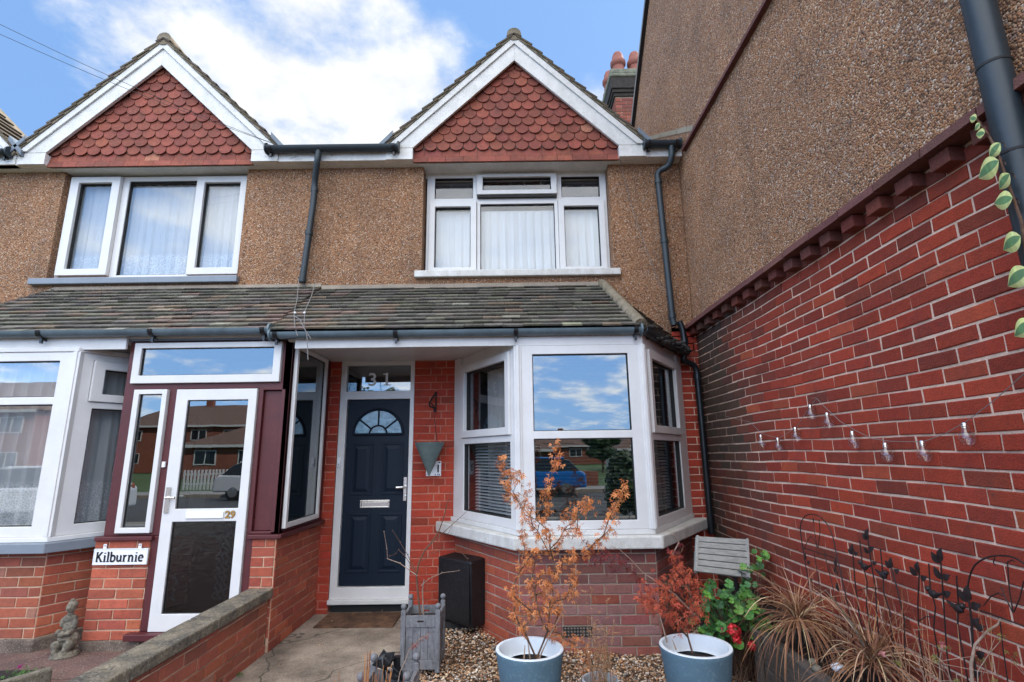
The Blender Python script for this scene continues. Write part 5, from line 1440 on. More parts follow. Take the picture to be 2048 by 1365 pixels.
leafy_tree('maple_shrub', 'maple with withered red-brown leaves in the right blue-grey pot', -2.16, (1385, 1306), cl2, (RD1, RD2), seed=9, n_leaf=15, spread=.04, size=.029,
           stems=[[(1334, 1285), (1326, 1255), (1318, 1225)], [(1352, 1300), (1345, 1280)]], group='dried maples in pots')
DK1, DK2 = lin(150, 50, 44)[:3], lin(96, 34, 40)[:3]
cl3 = [(1172, 1095, .6), (1183, 1108, .6), (1205, 1120, .6), (1225, 1122, .6), (1240, 1127, .6), (1255, 1138, .5), (1265, 1143, .5), (1215, 1102, .5), (1195, 1125, .5), (1280, 1160, .5), (1242, 1112, .4), (1222, 1135, .5), (1180, 1128, .5), (1355, 1108, .4), (1342, 1112, .4), (1365, 1095, .4)]
t3 = leafy_tree('arching_shrub', 'thin shrub arching with dark crimson leaves just under the bay sill', -1.75, (1400, 1240), cl3, (DK1, DK2), seed=12, n_leaf=14, spread=.035, size=.030, depth=.05,
                stems=[[(1400, 1240), (1350, 1190), (1315, 1165), (1285, 1145), (1262, 1120), (1240, 1100), (1222, 1093)], [(1345, 1110), (1358, 1085), (1348, 1068), (1342, 1070)]])

# dry stalks in the small pot
t = thing('dead_stalks', 'straw-coloured dead flower stalks rising from the small grey pot', 'plant', (.43, -2.42, .3)); rr = random.Random(6)
q = MB()
for i in range(34):
    b = Vector((.43 + rr.uniform(-.05, .05), -2.42 + rr.uniform(-.05, .05), .27)); hgt = rr.uniform(.12, .42) if i > 4 else .52
    tp = b + Vector((rr.gauss(0, .05), rr.gauss(0, .05), hgt)); m_ = (b + tp) / 2 + Vector((rr.gauss(0, .012), rr.gauss(0, .012), 0))
    cc_ = jitc(mixc(lin(160, 124, 92)[:3], lin(120, 84, 62)[:3], rr.random()), rr)
    q.tube([b, m_, tp], [.0018, .0014, .0009], 4, cc_)
    for k_ in range(9):
        pp_ = m_.lerp(tp, rr.random() ** .5); q.tube([pp_, pp_ + Vector((rr.gauss(0, .012), rr.gauss(0, .012), rr.uniform(0, .012)))], [.001, .0024], 4, jitc(lin(168, 120, 84)[:3], rr))
q.build('stalks', 'dry_blade', t)

# cut-back grass stubble in the foreground
t = thing('cut_grass_clump', 'stubble of cut-back orange-brown stalks at the bottom edge left of the wooden planters', 'plant', (-.78, -2.78, .0)); rr = random.Random(16)
q = MB()
for i in range(30):
    px_ = rr.choice([rr.gauss(735, 8), rr.uniform(655, 850), rr.uniform(740, 800)]); topy = 1350 + rr.uniform(-22, 22)
    if abs(px_ - 735) < 14: topy = rr.uniform(1300, 1350)
    Yb = -2.78 + rr.uniform(-.07, .07); tp = at(px_, topy, Y=Yb); b = Vector((-.70 + (tp.x + .70) * .5, Yb + rr.uniform(-.03, .03), .0))
    cc_ = jitc(mixc(lin(186, 128, 76)[:3], lin(140, 92, 66)[:3], rr.random()), rr); m_ = b.lerp(tp, .55) + Vector((rr.gauss(0, .008), 0, 0))
    q.tube([b, m_, tp], [.003, .0026, .0017], 5, cc_)
for i in range(8):
    Yb = -2.78; tp = at(rr.uniform(655, 850), rr.uniform(1295, 1335), Y=Yb); b = Vector((-.70, Yb, .1)); q.tube([b, b.lerp(tp, .6) + Vector((rr.gauss(0, .02), 0, 0)), tp], [.0012, .001, .0007], 4, jitc(lin(150, 120, 100)[:3], rr))
q.build('stalks', 'dry_blade', t)
t = thing('sedum_stem', 'reddish dried stem leaning up from the lower wooden planter', 'plant', (-.6, -2.45, .4))
q = MB(); P = branch(q, [(795, 1372), (800, 1345), (812, 1318), (818, 1300), (838, 1280), (858, 1268)], -2.45, .003, .0015, .0, seed=2); rr = random.Random(1)
q.build('stem', 'bark_pale', t, smooth=True); q = MB()
for i in range(60):
    a = P[3].lerp(P[5], rr.random()); maple_leaf(q, a + Vector((rr.gauss(0, .008), rr.gauss(0, .008), rr.gauss(0, .006))), .009, jitc(lin(140, 66, 60)[:3], rr, .3), rr)
q.build('seed_head', 'maple_orange', t)

# ================================================================== CORNER: SLATTED TABLE, GERANIUM, TROUGH
t = thing('slatted_folding_table', 'weathered grey slatted table top tipped up in the corner by the drainpipe', 'folding table', (1.6, -1.2, 0))
TL, TR, BR_, BL_ = at(1394, 1074, Y=-1.16), at(1493, 1080, Y=-1.10), at(1496, 1158, Y=-1.30), at(1391, 1145, Y=-1.36)
ux = (TR - TL).normalized(); uy = (TL - BL_).normalized(); nz = ux.cross(uy).normalized()
if nz.y > 0: nz = -nz
n = 6
for i in range(n):
    q = MB(); a, b = i / n + .006, (i + 1) / n - .016
    p0, p1, p2, p3 = BL_.lerp(TL, a), BR_.lerp(TR, a), BR_.lerp(TR, b), BL_.lerp(TL, b)
    q.hexa([p0, p1, p2, p3] + [p + nz * .016 for p in (p0, p1, p2, p3)]); q.build('slat', 'pale_wood', t, bevel=.002)
for a_, b_ in ((TL, BL_), (TR, BR_)):
    q = MB(); q.beam(a_ + nz * .004, b_ + nz * .004, .018, .034, up=nz); q.build('side_rail', 'pale_wood', t, bevel=.002)
for x_, y_ in ((.12, 0), (.88, 0)):
    p = BL_.lerp(BR_, x_) ; q = MB(); q.beam(p + Vector((.0, .12, .12)), Vector((p.x + .03, p.y + .16, .0)), .022, .022); q.build('leg', 'iron', t)

t = thing('black_trough', 'long black plastic trough of soil against the tall brick wall behind the geranium', 'planter', (1.83, -1.2, 0))
q = MB(); q.plate(Fr((1.72, -.65, 0), (0, -1, 0), (0, 0, 1), (1, 0, 0)), 0, .92, 0, .22, [(.015, .905, .015, .205)], .0, .40); q.build('tub', 'meter_black', t, bevel=.006)
q = MB(); q.box(1.737, 1.925, -1.555, -.667, .02, .36); q.build('soil', 'soil', t)

def ger_leaf(mb, p, rad, nn, col):
    nn = nn.normalized(); a = nn.cross(Vector((.3, .2, 1))).normalized(); b = nn.cross(a); vs = [p - nn * rad * .18]; k = 15
    for j in range(k):
        t_ = 2 * math.pi * j / k; rr_ = rad * (1 + .05 * math.cos(5 * t_) + .03 * math.cos(15 * t_ + 1)) * (.45 if j == 0 else 1)
        vs.append(p + a * math.cos(t_) * rr_ + b * math.sin(t_) * rr_ + nn * rad * .13 * math.cos(5 * t_))
    mb.add(vs, [(0, 1 + j, 1 + (j + 1) % k) for j in range(k)], col)
t = thing('geranium', 'green leafy geranium with a few red flowers growing between bay and brick wall', 'plant', (1.55, -1.55, 0)); rr = random.Random(14)
lf = MB(); sm_ = MB(); base_ = Vector((1.56, -1.45, .0))
cols_g = [lin(62, 112, 44)[:3], lin(44, 88, 36)[:3], lin(96, 146, 58)[:3], lin(54, 100, 52)[:3]]
cl_g = [(1420, 1205, 14), (1440, 1190, 10), (1465, 1215, 18), (1490, 1205, 12), (1420, 1235, 16), (1450, 1240, 20), (1480, 1235, 16), (1505, 1225, 14), (1410, 1260, 12), (1520, 1245, 14), (1440, 1265, 12), (1530, 1260, 8), (1500, 1130, 10), (1508, 1110, 6), (1505, 1150, 8), (1425, 1180, 8), (1490, 1180, 7), (1415, 1290, 8), (1500, 1262, 12), (1475, 1190, 8), (1430, 1280, 14), (1460, 1290, 10), (1545, 1262, 8), (1412, 1225, 10)]
for x_, y_, n_ in cl_g:
    for i in range(n_):
        Yy = (-1.55 if y_ > 1165 else -1.2) + rr.uniform(-.14, .12); p = at(x_ + rr.gauss(0, 13), y_ + rr.gauss(0, 11), Y=Yy)
        nn = Vector((rr.gauss(0, .45), -.55 + rr.gauss(0, .35), .75 + rr.gauss(0, .25)))
        ger_leaf(lf, p, rr.uniform(.019, .036), nn, jitc(rr.choice(cols_g), rr, .25))
        if i % 2 == 0: q0 = p.lerp(base_, .6) + Vector((rr.gauss(0, .03), rr.gauss(0, .03), 0)); sm_.tube([p, q0, base_ + Vector((rr.gauss(0, .05), rr.gauss(0, .05), 0))], [.0018, .003, .004], 5)
lf.build('foliage', 'leaf', t); sm_.build('stems', 'bark', t)
def flower_head(px_, py_, Yy, rad, c0, c1, nm_='flower'):
    q = MB(); c_ = at(px_, py_, Y=Yy)
    for i in range(70):
        d = Vector((rr.gauss(0, 1), rr.gauss(0, 1), rr.gauss(0, 1))).normalized(); p = c_ + d * rad * rr.uniform(.6, 1)
        a = d.cross(Vector((rr.gauss(0, 1), 1, .2))).normalized(); b = d.cross(a); s0 = rad * .36
        q.add([p - a * s0 * .3, p + b * s0 * .8 + d * s0 * .2, p + a * s0, p - b * s0 * .8 + d * s0 * .25], [(0, 1, 2, 3)], jitc(mixc(c0, c1, rr.random()), rr, .2))
    q.build(nm_, 'leaf', t)
flower_head(1468, 1262, -1.74, .044, lin(190, 22, 34)[:3], lin(226, 52, 58)[:3]); flower_head(1474, 1280, -1.76, .03, lin(190, 22, 34)[:3], lin(226, 52, 58)[:3])
flower_head(1503, 1292, -1.76, .03, lin(200, 24, 36)[:3], lin(170, 30, 40)[:3]); flower_head(1445, 1262, -1.68, .024, lin(140, 70, 66)[:3], lin(110, 50, 50)[:3], 'faded_flower')
flower_head(1480, 1232, -1.66, .022, lin(160, 110, 90)[:3], lin(120, 60, 54)[:3], 'faded_flower')

# ================================================================== RAISED BED
t = thing('raised_bed', 'raised bed of weathered timber sleepers along the foot of the tall brick wall', 'raised bed', (1.75, -3, 0))
for z0, z1 in ((.0, .17), (.173, .345)):
    q = MB(); q.box(1.565, 1.64, -4.6, -1.70, z0, z1); q.build('sleeper', 'sleeper', t, bevel=.008)
    q = MB(); q.box(1.565, 1.95, -1.697, -1.62, z0, z1); q.build('sleeper', 'sleeper', t, bevel=.008)
q = MB(); q.box(1.535, 1.562, -1.76, -1.69, .0, .37); q.build('corner_post', 'sleeper', t, bevel=.004)
q = MB(); rr = random.Random(8); nx, ny = 8, 60
vs = [(1.62 + .35 * i / nx, -4.6 + 2.93 * j / ny, .30 + rr.uniform(-.012, .014)) for j in range(ny + 1) for i in range(nx + 1)]
q.add(vs, [(j * (nx + 1) + i, j * (nx + 1) + i + 1, (j + 1) * (nx + 1) + i + 1, (j + 1) * (nx + 1) + i) for j in range(ny) for i in range(nx)]); q.build('bed_soil', 'soil', t, smooth=True)

def blades(name, label, c, n, length, seed, zdark=True, group=None, droop=1.0, fan=None):
    t = thing(name, label, 'grass plant', c, group); rr = random.Random(seed); c = Vector(c); q = MB()
    for i in range(n):
        az = rr.uniform(0, 2 * math.pi); el = R(rr.uniform(10, 80)); L_ = length * rr.uniform(.55, 1.15); w = rr.uniform(.0022, .0042)
        if fan: az = R(rr.uniform(*fan))
        d = Vector((math.cos(az) * math.cos(el), math.sin(az) * math.cos(el), math.sin(el))); P = []; p = c + Vector((rr.gauss(0, .012), rr.gauss(0, .012), rr.uniform(0, .05)))
        k = 9; g = rr.uniform(.6, 1.6) * droop
        for j in range(k + 1):
            P.append(p.copy()); d = (d + Vector((0, 0, -g * .22))).normalized(); p = p + d * L_ / k
            if p.x > 1.94: p.x = 1.94
        base = mixc(lin(176, 126, 90)[:3], lin(124, 82, 58)[:3], rr.random()); 
        if rr.random() < .12: base = lin(206, 176, 138)[:3]
        vs = []; sd_ = d.cross(Vector((0, 0, 1)))
        if sd_.length < .01: sd_ = Vector((1, 0, 0))
        sd_.normalize(); sd_ = (sd_ + Vector((rr.gauss(0, .4), rr.gauss(0, .4), rr.gauss(0, .4)))).normalized()
        for j, pp_ in enumerate(P):
            ww = w * (1 - (j / k) ** 2 * .9); vs += [pp_ - sd_ * ww, pp_ + sd_ * ww]
        q.add(vs, [(2 * j, 2 * j + 1, 2 * j + 3, 2 * j + 2) for j in range(k)], jitc(base, rr, .2))
    q.build('blades', 'dry_blade', t)
    q = MB(); q.tube([c - Vector((0, 0, .12)), c + Vector((.0, .01, .04)), c + Vector((-.012, .02, .12))], [.02, .018, .008], 8); q.build('crown', 'soil', t, smooth=True)
    return t
G1 = at(1598, 1252, Y=-1.95); G2 = at(1748, 1338, Y=-2.5)
blades('sedge_clump', 'brown drooping sedge clump spilling over the near end of the raised bed by the geranium', tuple(G1), 260, .46, 21, group='brown sedge clumps')
blades('sedge_clump', 'brown spreading sedge clump with a thick green-brown stem at the bottom edge', tuple(G2), 210, .45, 22, group='brown sedge clumps', droop=.75)
t = bpy.data.objects['sedge_clump.001'] if 'sedge_clump.001' in bpy.data.objects else None
if t:
    q = MB(); P = [at(x_, y_, Y=-2.5) for x_, y_ in ((1745, 1330), (1728, 1290), (1705, 1250), (1680, 1215), (1650, 1180))]; q.tube(P, [.009, .008, .006, .004, .002], 6); q.build('thick_stem', 'mossy', t, smooth=True)
# upright straw blades
t = thing('straw_grass', 'tall thin straw-coloured grass blades standing among the metal stakes', 'grass plant', (1.8, -2.6, .3)); rr = random.Random(33); q = MB()
for i in range(60):
    Yb = rr.uniform(-3.4, -1.95); b = Vector((rr.uniform(1.72, 1.9), Yb, .3)); ln = rr.uniform(.25, .62); az = rr.uniform(0, 6.28); lean = rr.uniform(.05, .6)
    tp = b + Vector((math.cos(az) * lean * .25, math.sin(az) * lean * ln, ln)); tp.x = min(tp.x, 1.93); m_ = (b + tp) / 2 + Vector((0, rr.gauss(0, .02), .03))
    q.tube([b, m_, tp], [.0022, .0018, .0007], 4, jitc(mixc(lin(190, 140, 100)[:3], lin(150, 104, 80)[:3], rr.random()), rr))
q.build('blades', 'dry_blade', t)
# twiggy shrub with pink flowers at the right edge
t = thing('twiggy_shrub', 'bare twiggy shrub with a few faded pink flowers at the lower right edge', 'shrub', (1.75, -3.1, .3)); rr = random.Random(44); q = MB()
tips = []
for i in range(16):
    b = Vector((1.76 + rr.uniform(-.05, .08), -3.1 + rr.uniform(-.25, .2), .3)); p = b; d = Vector((rr.gauss(-.1, .25), rr.gauss(0, .6), 1)).normalized(); P = [p]
    for j in range(7):
        d = (d + Vector((rr.gauss(0, .18), rr.gauss(0, .3), rr.gauss(-.12, .15)))).normalized(); p = p + d * .075; p.x = min(p.x, 1.92); P.append(p.copy())
        if rr.random() < .6:
            e = p + Vector((rr.gauss(0, .04), rr.gauss(0, .07), rr.uniform(0, .07))); e.x = min(e.x, 1.93); q.tube([p, e], [.0014, .0007], 4); tips.append(e)
    q.tube(P, [.0032 - .0003 * j for j in range(8)], 5); tips.append(p)
q.build('twigs', 'bark_pale', t, smooth=True)
q = MB(); q.tube([at(x_, y_, Y=-3.12) for x_, y_ in ((1945, 1370), (1942, 1330), (1950, 1290), (1975, 1262), (1995, 1250), (2003, 1235))], [.007, .006, .005, .004, .004, .002], 8); q.build('old_stem', 'bark_pale', t, smooth=True)
q = MB()
for e in rr.sample(tips, 10):
    for k_ in range(9): maple_leaf(q, e + Vector((rr.gauss(0, .006), rr.gauss(0, .006), rr.gauss(0, .005))), .011, jitc(lin(196, 128, 128)[:3], rr, .2), rr)
q.build('blossom', 'maple_orange', t); q = MB()
for e in rr.sample(tips, 22):
    for k_ in range(4): maple_leaf(q, e + Vector((rr.gauss(0, .01), rr.gauss(0, .012), rr.gauss(0, .01))), .017, jitc(lin(116, 112, 56)[:3], rr, .3), rr)
q.build('foliage', 'maple_orange', t)

# stones, shell and a small black solar lamp on the bed edge
for nm_, lb_, px_, py_, z_, rad, mt, sc_ in (
        ('stone', 'round blue-grey stone on the corner of the sleeper bed', 1634, 1338, .36, .022, 'stone_grey', (1.1, 1, .85)),
        ('stone', 'smaller brownish stone resting behind the round blue-grey stone', 1625, 1324, .36, .019, 'stone_grey', (1, 1.1, .9)),
        ('shell', 'cream ribbed shell lying between the two sedge clumps', 1676, 1336, .37, .030, 'pot_white', (1, 1.3, .75))):
    c_ = at(px_, py_, z=z_); q = MB(); q.ball(c_, rad, 22, 12, sc_)
    if nm_ == 'shell': q.v = [tuple(c_ + (Vector(v) - c_) * (1 + .06 * math.cos(14 * math.atan2(v[0] - c_.x, v[1] - c_.y)))) for v in q.v]
    tag(q.build(nm_, mt, None, smooth=True), lb_, nm_)
t = thing('solar_lamp', 'small black dome-topped solar lamp behind the cream shell', 'lamp', tuple(at(1668, 1322, z=.33)))
c_ = at(1672, 1322, z=.33); q = MB(); q.lathe(c_ + Vector((.04, .06, .0)), [(.012, -.05), (.012, .02), (.05, .03), (.062, .04), (.055, .055), (.03, .066), (.0, .07)], 20); q.build('dome', 'meter_black', t, smooth=True)
q = MB(); q.lathe(c_ + Vector((.04, .06, .071)), [(.024, 0), (.024, .003)], 16); q.build('solar_cell', 'car_glass', t)

# ================================================================== IRON STAKES AND ARCHES (x is the plane of the bed by the wall)
XS = 1.84
def P8(x_, y_): return at(1450 + x_ / 3.289, 950 + y_ / 3.289, x=XS)
def metal_leaf(mb, p, d, L_):
    d = Vector(d).normalized(); sd_ = Vector((1, 0, 0)).cross(d).normalized(); k = 6; top_, bot = [], []
    for i in range(k + 1):
        s_ = i / k; w = math.sin(math.pi * s_ ** .8) * L_ * .30; m_ = p + d * L_ * s_ + Vector((-.006 * math.sin(math.pi * s_), 0, 0)); top_.append(m_ + sd_ * w); bot.append(m_ - sd_ * w)
    n_ = len(top_); vs = top_ + bot + [v + Vector((.002, 0, 0)) for v in top_ + bot]
    fs = [(i, i + 1, n_ + i + 1, n_ + i) for i in range(k)] + [(2 * n_ + i, 3 * n_ + i, 3 * n_ + i + 1, 2 * n_ + i + 1) for i in range(k)]
    mb.add(vs, fs)
def metal_bird(t, p, face):
    q = MB(); q.ball(p, .021, 10, 7, (.6, 1.25, .85)); q.ball(p + Vector((0, face * .024, .016)), .0125, 8, 6)
    q.tube([p + Vector((0, face * .034, .017)), p + Vector((0, face * .050, .014))], [.004, .0006], 6)
    q.tube([p + Vector((0, -face * .018, .002)), p + Vector((0, -face * .055, .016))], [.010, .004], 6); q.build('bird', 'iron', t, smooth=True)
def stake(label, stems, leaves, birds, bars=()):
    b0 = P8(*stems[0][-1]); t = thing('garden_stake', label, 'garden ornament', (b0.x, b0.y, .28), 'iron leaf and bird stakes')
    for st in stems:
        pts = [P8(*p) for p in st]; e = pts[-1].copy(); e.z = min(e.z, .28) if e.z < .32 else .26; pts.append(e)
        q = MB(); q.tube(pts, .0031, 7); q.build('stem', 'iron', t, smooth=True)
    for x_, y_, dx, dy, L_ in leaves:
        p = P8(x_, y_); d = P8(x_ + dx, y_ + dy) - p; q = MB(); metal_leaf(q, p, d, L_); q.build('leaf', 'iron', t)
    for x_, y_, f_ in birds: metal_bird(t, P8(x_, y_), f_)
    for a, b in bars: q = MB(); q.tube([P8(*a), (P8(*a) + P8(*b)) / 2 + Vector((0, 0, .012)), P8(*b)], .0024, 6); q.build('crossbar', 'iron', t, smooth=True)
stake('black iron stake of leaf-tipped stems and two birds, nearer the corner',
      [[(840, 500), (855, 700), (880, 900), (920, 1100)], [(885, 430), (905, 590), (935, 700), (930, 850), (945, 950)], [(935, 380), (950, 500), (990, 760), (1005, 1000)],
       [(1022, 485), (1038, 640), (1045, 780), (1085, 900), (1100, 1120)], [(1095, 610), (1130, 740), (1180, 950), (1185, 1250)]],
      [(842, 515, -4, -60, .05), (842, 520, -30, -30, .045), (850, 525, 30, -15, .04), (935, 420, 3, -60, .055), (935, 430, -25, -40, .045), (952, 500, 25, -20, .045), (948, 515, -28, -30, .045), (972, 590, 25, -15, .04), (1098, 612, -5, -50, .05), (1095, 615, -35, -40, .05), (1118, 645, 20, -15, .04)],
      [(915, 605, 1), (1040, 660, -1)], [((872, 762), (1030, 750))])
stake('black iron stake of leaf-tipped stems and two birds, nearer the right edge',
      [[(1278, 640), (1268, 850), (1275, 1050), (1305, 1250)], [(1340, 585), (1350, 740), (1385, 870), (1372, 1000)], [(1418, 550), (1435, 800), (1460, 1190)],
       [(1522, 665), (1535, 850), (1530, 1000), (1565, 1170)], [(1600, 800), (1625, 950), (1640, 1250)]],
      [(1272, 650, -4, -55, .055), (1268, 665, -35, -40, .055), (1290, 690, 30, -15, .045), (1420, 570, 0, -60, .06), (1415, 585, -38, -50, .06), (1428, 690, -32, -50, .06), (1435, 690, 35, -25, .05), (1440, 800, 40, -25, .05), (1605, 830, -5, -60, .065), (1602, 840, -40, -50, .06), (1620, 870, 45, -10, .055)],
      [(1370, 785, 1), (1535, 880, -1)], [((1280, 960), (1380, 940))])
def arch(label, outline, bars, cross, leaves):
    b0 = P8(*outline[0]); t = thing('iron_trellis', label, 'trellis', (b0.x, b0.y, .28), 'arched iron trellises')
    pts = [P8(*p) for p in outline]; a = pts[0].copy(); a.z = .26; b = pts[-1].copy(); b.z = .26
    # round the arch
    S2 = [a] + pts + [b]; sm2 = []
    for i in range(len(S2) - 1):
        p0, p1, p2, p3 = S2[max(i - 1, 0)], S2[i], S2[i + 1], S2[min(i + 2, len(S2) - 1)]
        for k in range(5):
            t_ = k / 5; sm2.append(.5 * ((2 * p1) + (p2 - p0) * t_ + (2 * p0 - 5 * p1 + 4 * p2 - p3) * t_ * t_ + (3 * p1 - p0 - 3 * p2 + p3) * t_ ** 3))
    sm2.append(b); q = MB(); q.tube(sm2, .0032, 7); q.build('arch', 'iron', t, smooth=True)
    for st in bars:
        q = MB(); q.tube([P8(*p) for p in st], .0021, 6); q.build('bar', 'iron', t, smooth=True)
    q = MB(); q.tube([P8(*p) for p in cross], .0027, 7); q.build('crossbar', 'iron', t, smooth=True)
    for x_, y_, dx, dy, L_ in leaves:
        p = P8(x_, y_); q = MB(); metal_leaf(q, p, P8(x_ + dx, y_ + dy) - p, L_); q.build('leaf', 'iron', t)
arch('slim arched iron trellis with scrollwork beside the corner of the brick wall', [(580, 895), (545, 680), (510, 470), (496, 340), (525, 275), (575, 260), (640, 290), (700, 380), (738, 545), (780, 730), (820, 930)],
     [[(585, 512), (610, 660), (635, 830)], [(655, 525), (700, 700), (740, 870)], [(608, 480), (590, 380), (580, 285)], [(612, 480), (625, 380), (618, 290)], [(520, 490), (545, 430), (565, 405), (590, 430), (607, 480)], [(575, 270), (585, 295), (578, 310)], [(640, 500), (655, 505), (660, 525)]],
     [(512, 480), (620, 515), (730, 550)], [(530, 560, 0, -45, .045), (545, 590, 20, -30, .04), (560, 700, 25, -20, .04), (735, 610, -5, -45, .05), (742, 660, -15, -45, .05), (750, 770, -10, -45, .05), (625, 840, 10, -40, .04)])
arch('broad arched iron trellis cut by the right edge of the view', [(1645, 1250), (1618, 950), (1600, 780), (1605, 690), (1640, 600), (1710, 550), (1800, 532), (1900, 545), (1990, 610), (2040, 720), (2090, 1000), (2130, 1300)],
     [[(1810, 965), (1830, 1150), (1860, 1360)], [(1895, 905), (1870, 750), (1858, 570)], [(1893, 905), (1850, 820), (1815, 740)], [(1900, 905), (1940, 810), (1965, 700)], [(1700, 860), (1750, 800), (1800, 775), (1830, 800)], [(1775, 545), (1765, 575), (1780, 600)], [(1858, 575), (1890, 560), (1905, 570)]],
     [(1610, 870), (1750, 915), (2000, 1010), (2090, 1045)], [(1640, 1000, 20, -40, .05), (1650, 1010, 45, -10, .05), (1660, 1200, 30, -20, .05), (1640, 1330, 30, -30, .05)])

# ================================================================== FESTOON LIGHTS
t = thing('festoon_lights', 'string of nine clear bulbs looped on nails along the brick wall', 'string lights', (1.92, -2.2, 1.7))
XB = 1.925
tops = [(1524, 872), (1558, 878), (1593, 857), (1623, 812), (1657, 828), (1708, 865), (1774, 888), (1848, 884), (1933, 848)]
path = [(1448, 832), (1500, 845), (1524, 868), (1558, 877), (1593, 855), (1612, 825), (1633, 797), (1650, 815), (1680, 843), (1712, 862), (1745, 878), (1780, 883), (1815, 884), (1850, 883), (1890, 868), (1935, 842), (1990, 800), (2048, 748), (2110, 690)]
q = MB(); q.tube([at(x_, y_, x=XB) for x_, y_ in path], .0016, 5); q.build('cable', 'wire_grey', t, smooth=True)
for i, (x_, y_) in enumerate(tops):
    p = at(x_, y_ - 2, x=XB); q = MB(); sc2_ = 1.0
    q.lathe(p + Vector((-.01, 0, -.098 * sc2_)), [(.003, 0), (.018 * sc2_, .006), (.028 * sc2_, .024), (.030 * sc2_, .036), (.026 * sc2_, .052), (.016 * sc2_, .070), (.0125 * sc2_, .078)], 16)
    b_ = q.build('bulb', 'bulb_glass', t, smooth=True)
    q = MB(); q.lathe(p + Vector((-.01, 0, -.026)), [(.0125, 0), (.0125, .003), (.0145, .006), (.0125, .009), (.0145, .013), (.0115, .017), (.011, .026), (.004, .030)], 12); q.build('cap', 'chrome', b_, smooth=True)
    q = MB(); q.tube([p + Vector((-.01, .0, -.03)), p + Vector((-.01, .004, -.052)), p + Vector((-.01, -.006, -.056)), p + Vector((-.01, .006, -.058))], .0008, 4); q.build('filament', 'chrome', b_)
for x_, y_ in ((1448, 830), (1500, 843), (1633, 796), (1712, 861)):
    p = at(x_, y_, x=1.95); q = MB(); q.tube([p, p + Vector((-.03, 0, 0))], .003, 6); q.build('nail', 'chrome', t)

# ================================================================== CLIMBER ON THE DOWNPIPE
t = thing('variegated_climber', 'cream-edged variegated climber trailing beside the big black downpipe', 'climbing plant', (1.75, -3.6, 2.4)); rr = random.Random(17)
q = MB(); st = [(1948, 232), (1975, 268), (1993, 300), (2010, 350), (2028, 400), (2042, 440), (2052, 500), (2060, 580), (2075, 700), (2090, 820)]
q.tube([at(x_, y_, x=1.765) for x_, y_ in st], [.003, .004, .0045, .005, .005, .0055, .006, .006, .006, .006], 6); q.build('stem', 'bark', t, smooth=True)
for x_, y_, L_, ax, ay in ((1955, 238, .035, -30, -4), (1962, 246, .03, -20, 25), (1972, 266, .04, -35, 6), (2003, 283, .06, -14, 22), (2003, 318, .095, -36, 32), (2022, 345, .065, -18, 28), (2030, 395, .075, -45, 14), (2046, 470, .085, -30, 24), (2062, 535, .09, -28, 24), (2060, 430, .06, 30, 10), (2072, 640, .08, -25, 20)):
    L_ *= 1.3; p = at(x_, y_, x=1.755 - rr.uniform(0, .02)); d = (at(x_ + ax, y_ + ay, x=1.755) - p).normalized(); sd_ = Vector((1, 0, 0)).cross(d).normalized(); q = MB(); k = 10
    up_ = Vector((-1, 0, 0))
    def ring(fac): return [(p + d * L_ * (.08 + .86 * s_) + sd_ * (sgn * math.sin(math.pi * min(1, s_ ** .75)) * L_ * .34 * fac) + up_ * (.02 * L_ + .12 * L_ * math.sin(math.pi * s_) * (1 - fac * .7))) for sgn in (1, -1) for s_ in [i / k for i in range(k + 1)]]
    o_, i_ = ring(1.0), ring(.44); n_ = k + 1; vs = o_ + i_
    for sg in (0, 1):
        for i in range(k):
            a = sg * n_ + i; b = 2 * n_ + sg * n_ + i; q.add([vs[a], vs[a + 1], vs[b + 1], vs[b]], [(0, 1, 2, 3)], jitc(lin(210, 212, 136)[:3], rr, .08))
    for i in range(k):
        a, b = 2 * n_ + i, 3 * n_ + i; q.add([vs[a], vs[a + 1], vs[b + 1], vs[b]], [(0, 1, 2, 3)], jitc(lin(104, 142, 92)[:3], rr, .12))
    q.build('leaf', 'leaf', t)
    q = MB(); q.tube([p, p + (at(x_ - ax * .0 + 6, y_ + 4, x=1.765) - p) * .9 - Vector((0, 0, .004)), at(x_ + 9, y_ + 12, x=1.765)], [.0012, .0014, .0016], 5, None); q.build('leaf_stalk', 'bark', t, smooth=True)

# ================================================================== LEFT FOREGROUND
t = thing('garden_statue', 'weathered grey stone statue of a seated figure in the porch corner', 'statue', (-3.40, -1.06, .055))
q = MB(); cx_, cy_ = -3.405, -1.075; B0 = .06
def blob(x, y, z, r_, s_=(1, 1, 1)): q.ball((cx_ + x, cy_ + y, B0 + z), r_, 14, 9, s_)
blob(0, 0, .02, .085, (1.05, .9, .3)); blob(0, .02, .10, .062, (1.1, .85, 1.1)); blob(-.045, -.03, .075, .036, (.9, 1.2, 1)); blob(.045, -.03, .08, .036, (.9, 1.2, 1.1))
blob(-.035, -.05, .04, .024, (.8, 1, 1.5)); blob(.035, -.05, .045, .024, (.8, 1, 1.5)); blob(0, .015, .19, .048, (1.05, .75, 1.25)); blob(-.01, .012, .255, .042, (1.25, .7, .7))
blob(-.05, .0, .225, .020, (1, 1, 1.8)); blob(.045, .0, .22, .020, (1, 1, 1.8)); blob(-.045, -.035, .17, .018, (1, 1.7, 1)); blob(.035, -.04, .165, .018, (1, 1.7, 1)); blob(0, -.055, .16, .026, (1.2, .9, .9))
blob(-.003, .005, .295, .02, (1, 1, 1.2)); blob(-.003, -.002, .335, .036, (.88, .95, 1.12)); blob(-.003, .012, .352, .034, (1, .9, .85)); blob(-.003, -.036, .33, .007); blob(-.003, .006, .382, .016, (1, 1, .9)); blob(-.085, .0, .06, .03, (.9, .9, 1.3)); blob(.0, -.03, .125, .03, (1.6, .9, .7))
o = q.build('figure', 'stone_grey', t, smooth=True)
